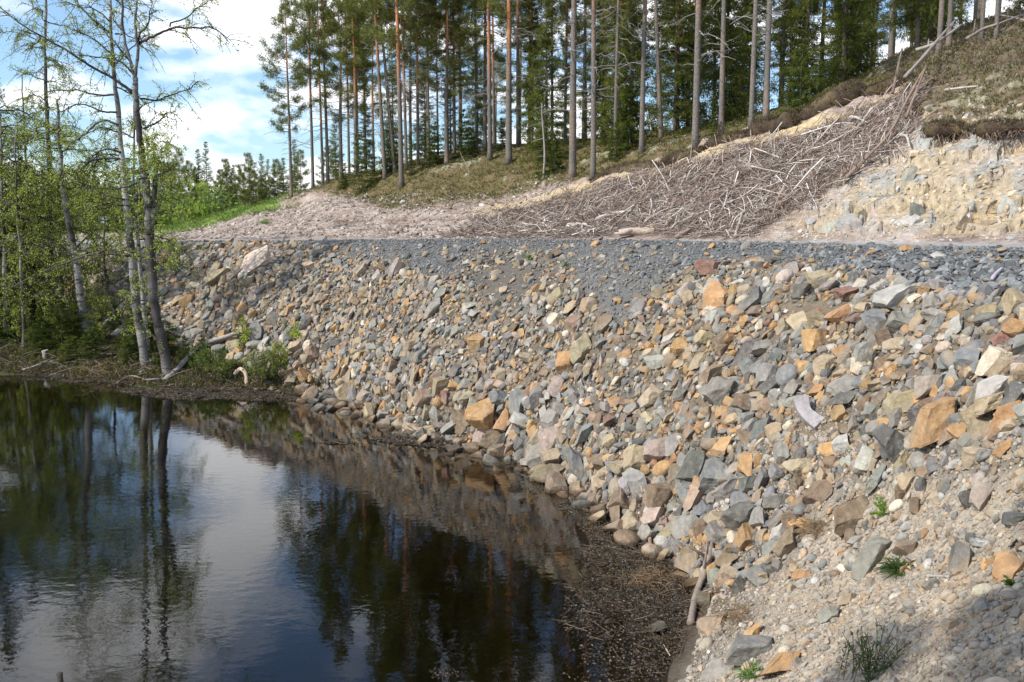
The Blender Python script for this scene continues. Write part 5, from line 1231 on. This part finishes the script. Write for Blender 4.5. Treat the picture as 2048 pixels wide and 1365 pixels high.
# far leafy thicket behind the grass bank
its = MB(); PP = []
for k in range(150):
    u = r.uniform(-40, 480); Y = r.uniform(68, 90); B = atY(u, Y); H = r.uniform(2.0, 5.0) * (1.15 if u < 330 else .75); n = 110
    c = np.array([.20, .26, .06]) if r.rand() < .5 else np.array([.085, .115, .04])
    Q = B + np.stack([r.normal(size=n) * H * .22, r.normal(size=n) * H * .22, r.rand(n) ** .8 * H], 1) * (1 + .2 * r.normal(size=(n, 1)) * [1, 1, 0]); V, F = blades(Q, r.normal(size=(n, 3)) + [0, 0, .4], r.uniform(.3, .6, n), .22, r); its.add(V, [F], dual(n, c, r, .3))
tag(its.build('far_thicket', M['leaf']), 'far light green leafy thicket behind the grass bank', 'thicket', kind='stuff')

# floating straw and twig debris
MATS = [[(235, 780), (300, 774), (340, 772), (450, 776), (580, 783), (655, 797), (600, 803), (480, 802), (350, 800), (260, 790)], [(740, 880), (800, 876), (850, 868), (905, 870), (990, 898), (965, 905), (860, 895), (780, 888)], [(1030, 970), (1100, 965), (1165, 982), (1205, 1000), (1260, 1035), (1330, 1095), (1405, 1150), (1420, 1230), (1395, 1290), (1345, 1330), (1310, 1380), (1120, 1380), (1135, 1290), (1120, 1210), (1165, 1140), (1180, 1075), (1120, 1015)], [(640, 886), (690, 884), (725, 888), (690, 892)], [(130, 762), (190, 764), (195, 768), (140, 768)], [(860, 1340), (910, 1340), (912, 1358), (862, 1358)], [(0, 742), (70, 745), (150, 750), (250, 770), (180, 762), (60, 752)]]
V_, F_, K_ = [], [], []; n0 = 0; sm = MB()
for im, mp in enumerate(MATS):
    mp = np.array(mp, float); W3 = np.array([atz(u, v, .0) for u, v in mp]); lo, hi = W3.min(0), W3.max(0); ar = (hi - lo)[0] * (hi - lo)[1]
    n = int(min(30000, ar * (2600 if im != 2 else 2300))); Q = np.stack([r.uniform(lo[0], hi[0], n), r.uniform(lo[1], hi[1], n), 0 * np.arange(n)], 1); uu, vv, dd = proj(Q)
    nz = fbm(Q * 2.2 + 5, 4); m = inpoly(uu + nz * 14, vv + nz * 5, mp)
    if im == 2: m &= (nz * 1.5 + .35 * r.normal(size=n) + .8 * sst((uu - 1130) / 250 - np.abs(vv - 1120) / 900, -.2, .6) > .14)
    else: m &= nz > -.35
    Q = Q[m]; n = len(Q); L_ = .028 if im in (2, 5) else .05; D = r.normal(size=(n, 3)) * [1, 1, .06]; V, F = blades(Q + [0, 0, .004] + np.stack([0 * Q[:, 0]] * 2 + [r.rand(n) * .015], 1), D, r.uniform(.5, 1.5, n) * L_, r.uniform(.3, .9, n) * L_, r)
    V[:, 2] = np.maximum(V[:, 2], .002); c = np.array([(.09, .072, .058), (.135, .113, .09), (.055, .043, .034), (.24, .21, .17)])[r.choice(4, n, p=[.42, .25, .29, .04])]; sm.add(V, [F], np.repeat(c * r.uniform(.7, 1.2, (n, 1)), 4, 0))
    for k in range(int(n * .022)):
        P = Q[r.randint(n)]; a = r.uniform(0, 3.14); l = r.uniform(.05, .30); s = np.linspace(-.5, .5, 4); cv = r.normal() * .25
        T_ = P + np.stack([s * math.cos(a) * l + s ** 2 * cv * l, s * math.sin(a) * l - s ** 2 * cv * l * .6, .012 + .02 * r.rand() + .05 * l * (s + .5) * r.rand()], 1); sm.tube(T_, r.uniform(.0015, .004), 3, np.array([.16, .12, .085]) * r.uniform(.4, 1.7), cap=False)
tag(sm.build('floating_debris', M['herb']), 'brown straw, bark and reed litter floating along the shore', 'flotsam', kind='stuff')
# twig raft on the second mat
mb = MB(); B = atz(855, 872, .02)
for k in range(60):
    a = r.uniform(0, 6.3); l = r.uniform(.15, .5); st = np.array([r.normal() * .28, r.normal() * .12, .03]); d = np.array([math.cos(a), math.sin(a) * .5, r.uniform(.0, .7)]); mb.tube(np.array([st, st + d * l * .5 + r.normal(size=3) * .03, st + d * l]), [.008, .006, .003], 3, np.array([.15, .125, .11]) * r.uniform(.6, 1.5), cap=False)
tag(mb.build('twig_raft', M['wood'], None, False, np.zeros(3)), 'small raft of dark twigs washed up at the foot of the rocks', 'twig pile'); bpy.data.objects['twig_raft'].location = B
# dry grass clumps on the lower rocks
for i, (u, v, wd, lab) in enumerate([(1490, 1235, .30, 'matted dry grass draped over the lower tan rock'), (1300, 1180, .32, 'brown reed clump stranded in the wet straw'), (1640, 1055, .22, 'dry reddish grass wisps below the brown slab'), (215, 745, .7, 'dry brown sedge tuft at the shore by the leaning birch')]):
    P, nn = hit(u, v); P[2] = max(P[2], .02); k = 420; s = r.normal(size=(k, 3)) * wd * .45 * [1, 1, .25]; V, F = blades(s, r.normal(size=(k, 3)) * [1, 1, .35] + [0, 0, .25], r.uniform(.10, .28, k) * (2.2 if wd > .5 else 1), .006 * (2 if wd > .5 else 1), r, .3)
    tag(mk('dry_grass', V, [F], dual(k, (.22, .15, .09), r, .5), M['herb'], loc=P), lab, 'dry grass')


# plants growing on the near sand
def plant(name, label, u, v, H, kind, c, n, seed):
    r = rs(seed); P, nn = hit(u, v); e = root(name, P, label, 'plant'); lv = MB(); st = MB()
    if kind == 'tuft':
        D = r.normal(size=(n, 3)) * [.9, .9, .2] + [0, 0, .75]; V, F = blades(r.normal(size=(n, 3)) * [.03, .03, 0], D, r.uniform(.5, 1.1, n) * H, .011, r, .35); lv.add(V, [F], dual(n, c, r, .35))
        lv.build('blades', M['leaf'], e)
    elif kind == 'leafy':
        for k in range(n):
            a = r.uniform(0, 6.3); L_ = r.uniform(.6, 1.1) * H; d = np.array([math.cos(a) * .75, math.sin(a) * .75, r.uniform(.3, 1.1)]); s = np.linspace(0, 1, 5); Q = s[:, None] * d * L_ - np.stack([0 * s, 0 * s, .35 * L_ * s ** 2], 1); st.tube(Q, .003, 3, (.12, .16, .04), cap=False)
            for g in np.linspace(.3, 1, 6):
                b = np.array([np.interp(g, s, Q[:, c_]) for c_ in range(3)]); V, F = blades(np.repeat(b[None], 2, 0), np.array([[-d[1], d[0], .15], [d[1], -d[0], .15]]) + d * .6, r.uniform(.5, .8, 2) * .35 * H * (1.2 - .5 * g), .022, r, .1); lv.add(V, [F], dual(2, c, r, .3))
        st.build('stems', M['leaf'], e); lv.build('leaves', M['leaf'], e)
    else:
        for k in range(n):
            a = r.uniform(0, 6.3); L_ = r.uniform(.5, 1.1) * H; d = np.array([math.cos(a) * r.rand() * .9, math.sin(a) * r.rand() * .9, 1]); s = np.linspace(0, 1, 5); b0 = np.array([r.normal() * H * .22, r.normal() * H * .12, 0]); Q = b0 + s[:, None] * d * L_; st.tube(Q, .0025, 3, (.09, .12, .04), cap=False)
            for g in r.uniform(.2, 1, 12):
                b = b0 + d * L_ * g; V, F = blades(b[None], unit(1, r) + [[0, 0, .5]], r.uniform(.03, .055), .009, r); lv.add(V, [F], dual(1, c, r, .4))
        st.build('stems', M['leaf'], e); lv.build('leaves', M['leaf'], e)
    return e


plant('leafy_weed', 'bright green leafy weed growing beside a round cream stone', 1772, 1032, .17, 'leafy', (.16, .26, .04), 16, 1)
plant('grass_tuft', 'dark green grass tuft on the sandy slope', 1800, 1148, .26, 'tuft', (.055, .095, .028), 190, 2)
plant('wispy_weed', 'wispy thin-leaved weed at the bottom edge of the sand', 1742, 1362, .36, 'wisp', (.085, .12, .045), 30, 3)
plant('grass_tuft', 'fresh green grass tuft at the bottom by the speckled grey block', 1502, 1358, .22, 'tuft', (.11, .20, .04), 70, 4)
plant('leafy_weed', 'small weed sprouting near the right edge below the flat orange rock', 2030, 1175, .09, 'leafy', (.14, .22, .05), 8, 5)
plant('leafy_weed', 'tiny green sprout in the sandy patch under the road edge', 1056, 520, .22, 'leafy', (.14, .22, .05), 9, 6)
plant('leafy_weed', 'tiny pale sprout right of the sandy patch sprout', 1134, 532, .16, 'leafy', (.14, .2, .06), 8, 7)
plant('grass_tuft', 'green grass patch on the bare soil left of the ridge', 530, 448, .5, 'tuft', (.14, .22, .05), 160, 8)

# ------------------------------------------------------------------ vehicles far off on the road
def solid(prof, w, bev=.04):
    """side profile (y, z) swept across width w"""
    bm = bmesh.new(); a = [bm.verts.new((-w / 2, y, z)) for y, z in prof]; b = [bm.verts.new((w / 2, y, z)) for y, z in prof]; n = len(prof)
    bm.faces.new(a); bm.faces.new(b[::-1])
    for i in range(n): bm.faces.new((a[i], b[i], b[(i + 1) % n], a[(i + 1) % n]))
    bmesh.ops.recalc_face_normals(bm, faces=bm.faces); bmesh.ops.bevel(bm, geom=bm.edges[:], offset=bev, segments=2, affect='EDGES')
    return bm


def bmo(bm, name, mat, parent, loc=(0, 0, 0)):
    me = bpy.data.meshes.new(name); bm.to_mesh(me); bm.free(); me.materials.append(mat); o = bpy.data.objects.new(name, me); C.objects.link(o); o.parent = parent; o.location = loc; return o


def wheel(parent, x, y, rad):
    bm = bmesh.new(); bmesh.ops.create_cone(bm, cap_ends=True, segments=20, radius1=rad, radius2=rad, depth=.2)
    bmesh.ops.bevel(bm, geom=[e for e in bm.edges if len(e.link_faces) == 2 and e.calc_face_angle(0) > 1], offset=.03, segments=2, affect='EDGES')
    bmesh.ops.rotate(bm, verts=bm.verts, matrix=__import__('mathutils').Matrix.Rotation(math.pi / 2, 3, 'Y')); w = bmo(bm, 'wheel', M['rubber'], parent, (x, y, rad))
    bm = bmesh.new(); bmesh.ops.create_cone(bm, cap_ends=True, segments=16, radius1=rad * .6, radius2=rad * .55, depth=.215); bmesh.ops.rotate(bm, verts=bm.verts, matrix=__import__('mathutils').Matrix.Rotation(math.pi / 2, 3, 'Y')); bmo(bm, 'rim', M['white_paint'], w)


def box(x, y, z, bev=.02):
    bm = bmesh.new(); bmesh.ops.create_cube(bm, size=1); bmesh.ops.scale(bm, vec=(x, y, z), verts=bm.verts); bmesh.ops.bevel(bm, geom=bm.edges[:], offset=bev, segments=2, affect='EDGES'); return bm


P = at(328, 473, 78); P[2] = max(P[2], ground(P[0], P[1]))
e = root('parked_car', P, 'small white estate car parked far off behind the grass bank', 'car'); e.rotation_euler = (0, 0, R(52))
bmo(solid([(-2.1, .3), (-2.15, .85), (-1.9, .95), (-1.2, 1.42), (1.6, 1.45), (2.05, 1.0), (2.1, .3)], 1.75, .09), 'body', M['white_paint'], e)
bmo(solid([(-1.55, 1.0), (-1.12, 1.34), (1.5, 1.36), (1.82, 1.0)], 1.77, .02), 'side_window', M['dark_glass'], e)
bmo(box(1.5, .05, .42), 'rear_window', M['dark_glass'], e, (0, 1.84, 1.22)).rotation_euler = (R(44), 0, 0); bmo(box(1.45, .05, .5), 'windscreen', M['dark_glass'], e, (0, -1.56, 1.2)).rotation_euler = (R(-56), 0, 0)
for x in (-.80, .80):
    for y in (-1.3, 1.3): wheel(e, x, y, .31)
    bmo(box(.16, .06, .22), 'tail_light', M['red_lamp'], e, (x * .98, 2.06, .88)); bmo(box(.25, .06, .14), 'headlight', M['white_paint'], e, (x * .8, -2.12, .78))
P = at(314, 474, 82); P[2] = max(P[2], ground(P[0], P[1]))
e = root('camper_van', P, 'tan camper van with a dark rear window, half behind the forked birch', 'camper van'); e.rotation_euler = (0, 0, R(8))
bmo(solid([(-2.8, .4), (-2.8, 1.2), (-2.1, 1.35), (-1.5, 2.35), (2.8, 2.5), (2.85, .4)], 2.05, .1), 'body', M['tan_paint'], e); bmo(box(1.5, .06, .75), 'rear_window', M['dark_glass'], e, (0, -2.86, 1.0) if False else (0, 2.86, 1.85)); bmo(box(1.5, .06, .8), 'windscreen', M['dark_glass'], e, (0, -1.85, 1.85)).rotation_euler = (R(-31), 0, 0)
for x in (-1.035, 1.035): bmo(box(.04, 2.2, .6), 'side_window', M['dark_glass'], e, (x, .6, 1.8))
for x in (-.9, .9):
    for y in (-1.8, 1.7): wheel(e, x, y, .34)
    bmo(box(.14, .06, .3), 'tail_light', M['red_lamp'], e, (x, 2.86, 1.0))
e.rotation_euler = (0, 0, R(188))
P = at(209, 470, 60); P[2] = ground(P[0], P[1])
e = root('notice_board', P, 'small pale blue board on two dark posts, far off between the birches', 'board'); bmo(box(.42, .05, .55), 'board', M['blue_panel'], e, (0, 0, .95))
for x in (-.15, .15): bmo(box(.05, .05, .8), 'post', M['rubber'], e, (x, .052, .4))
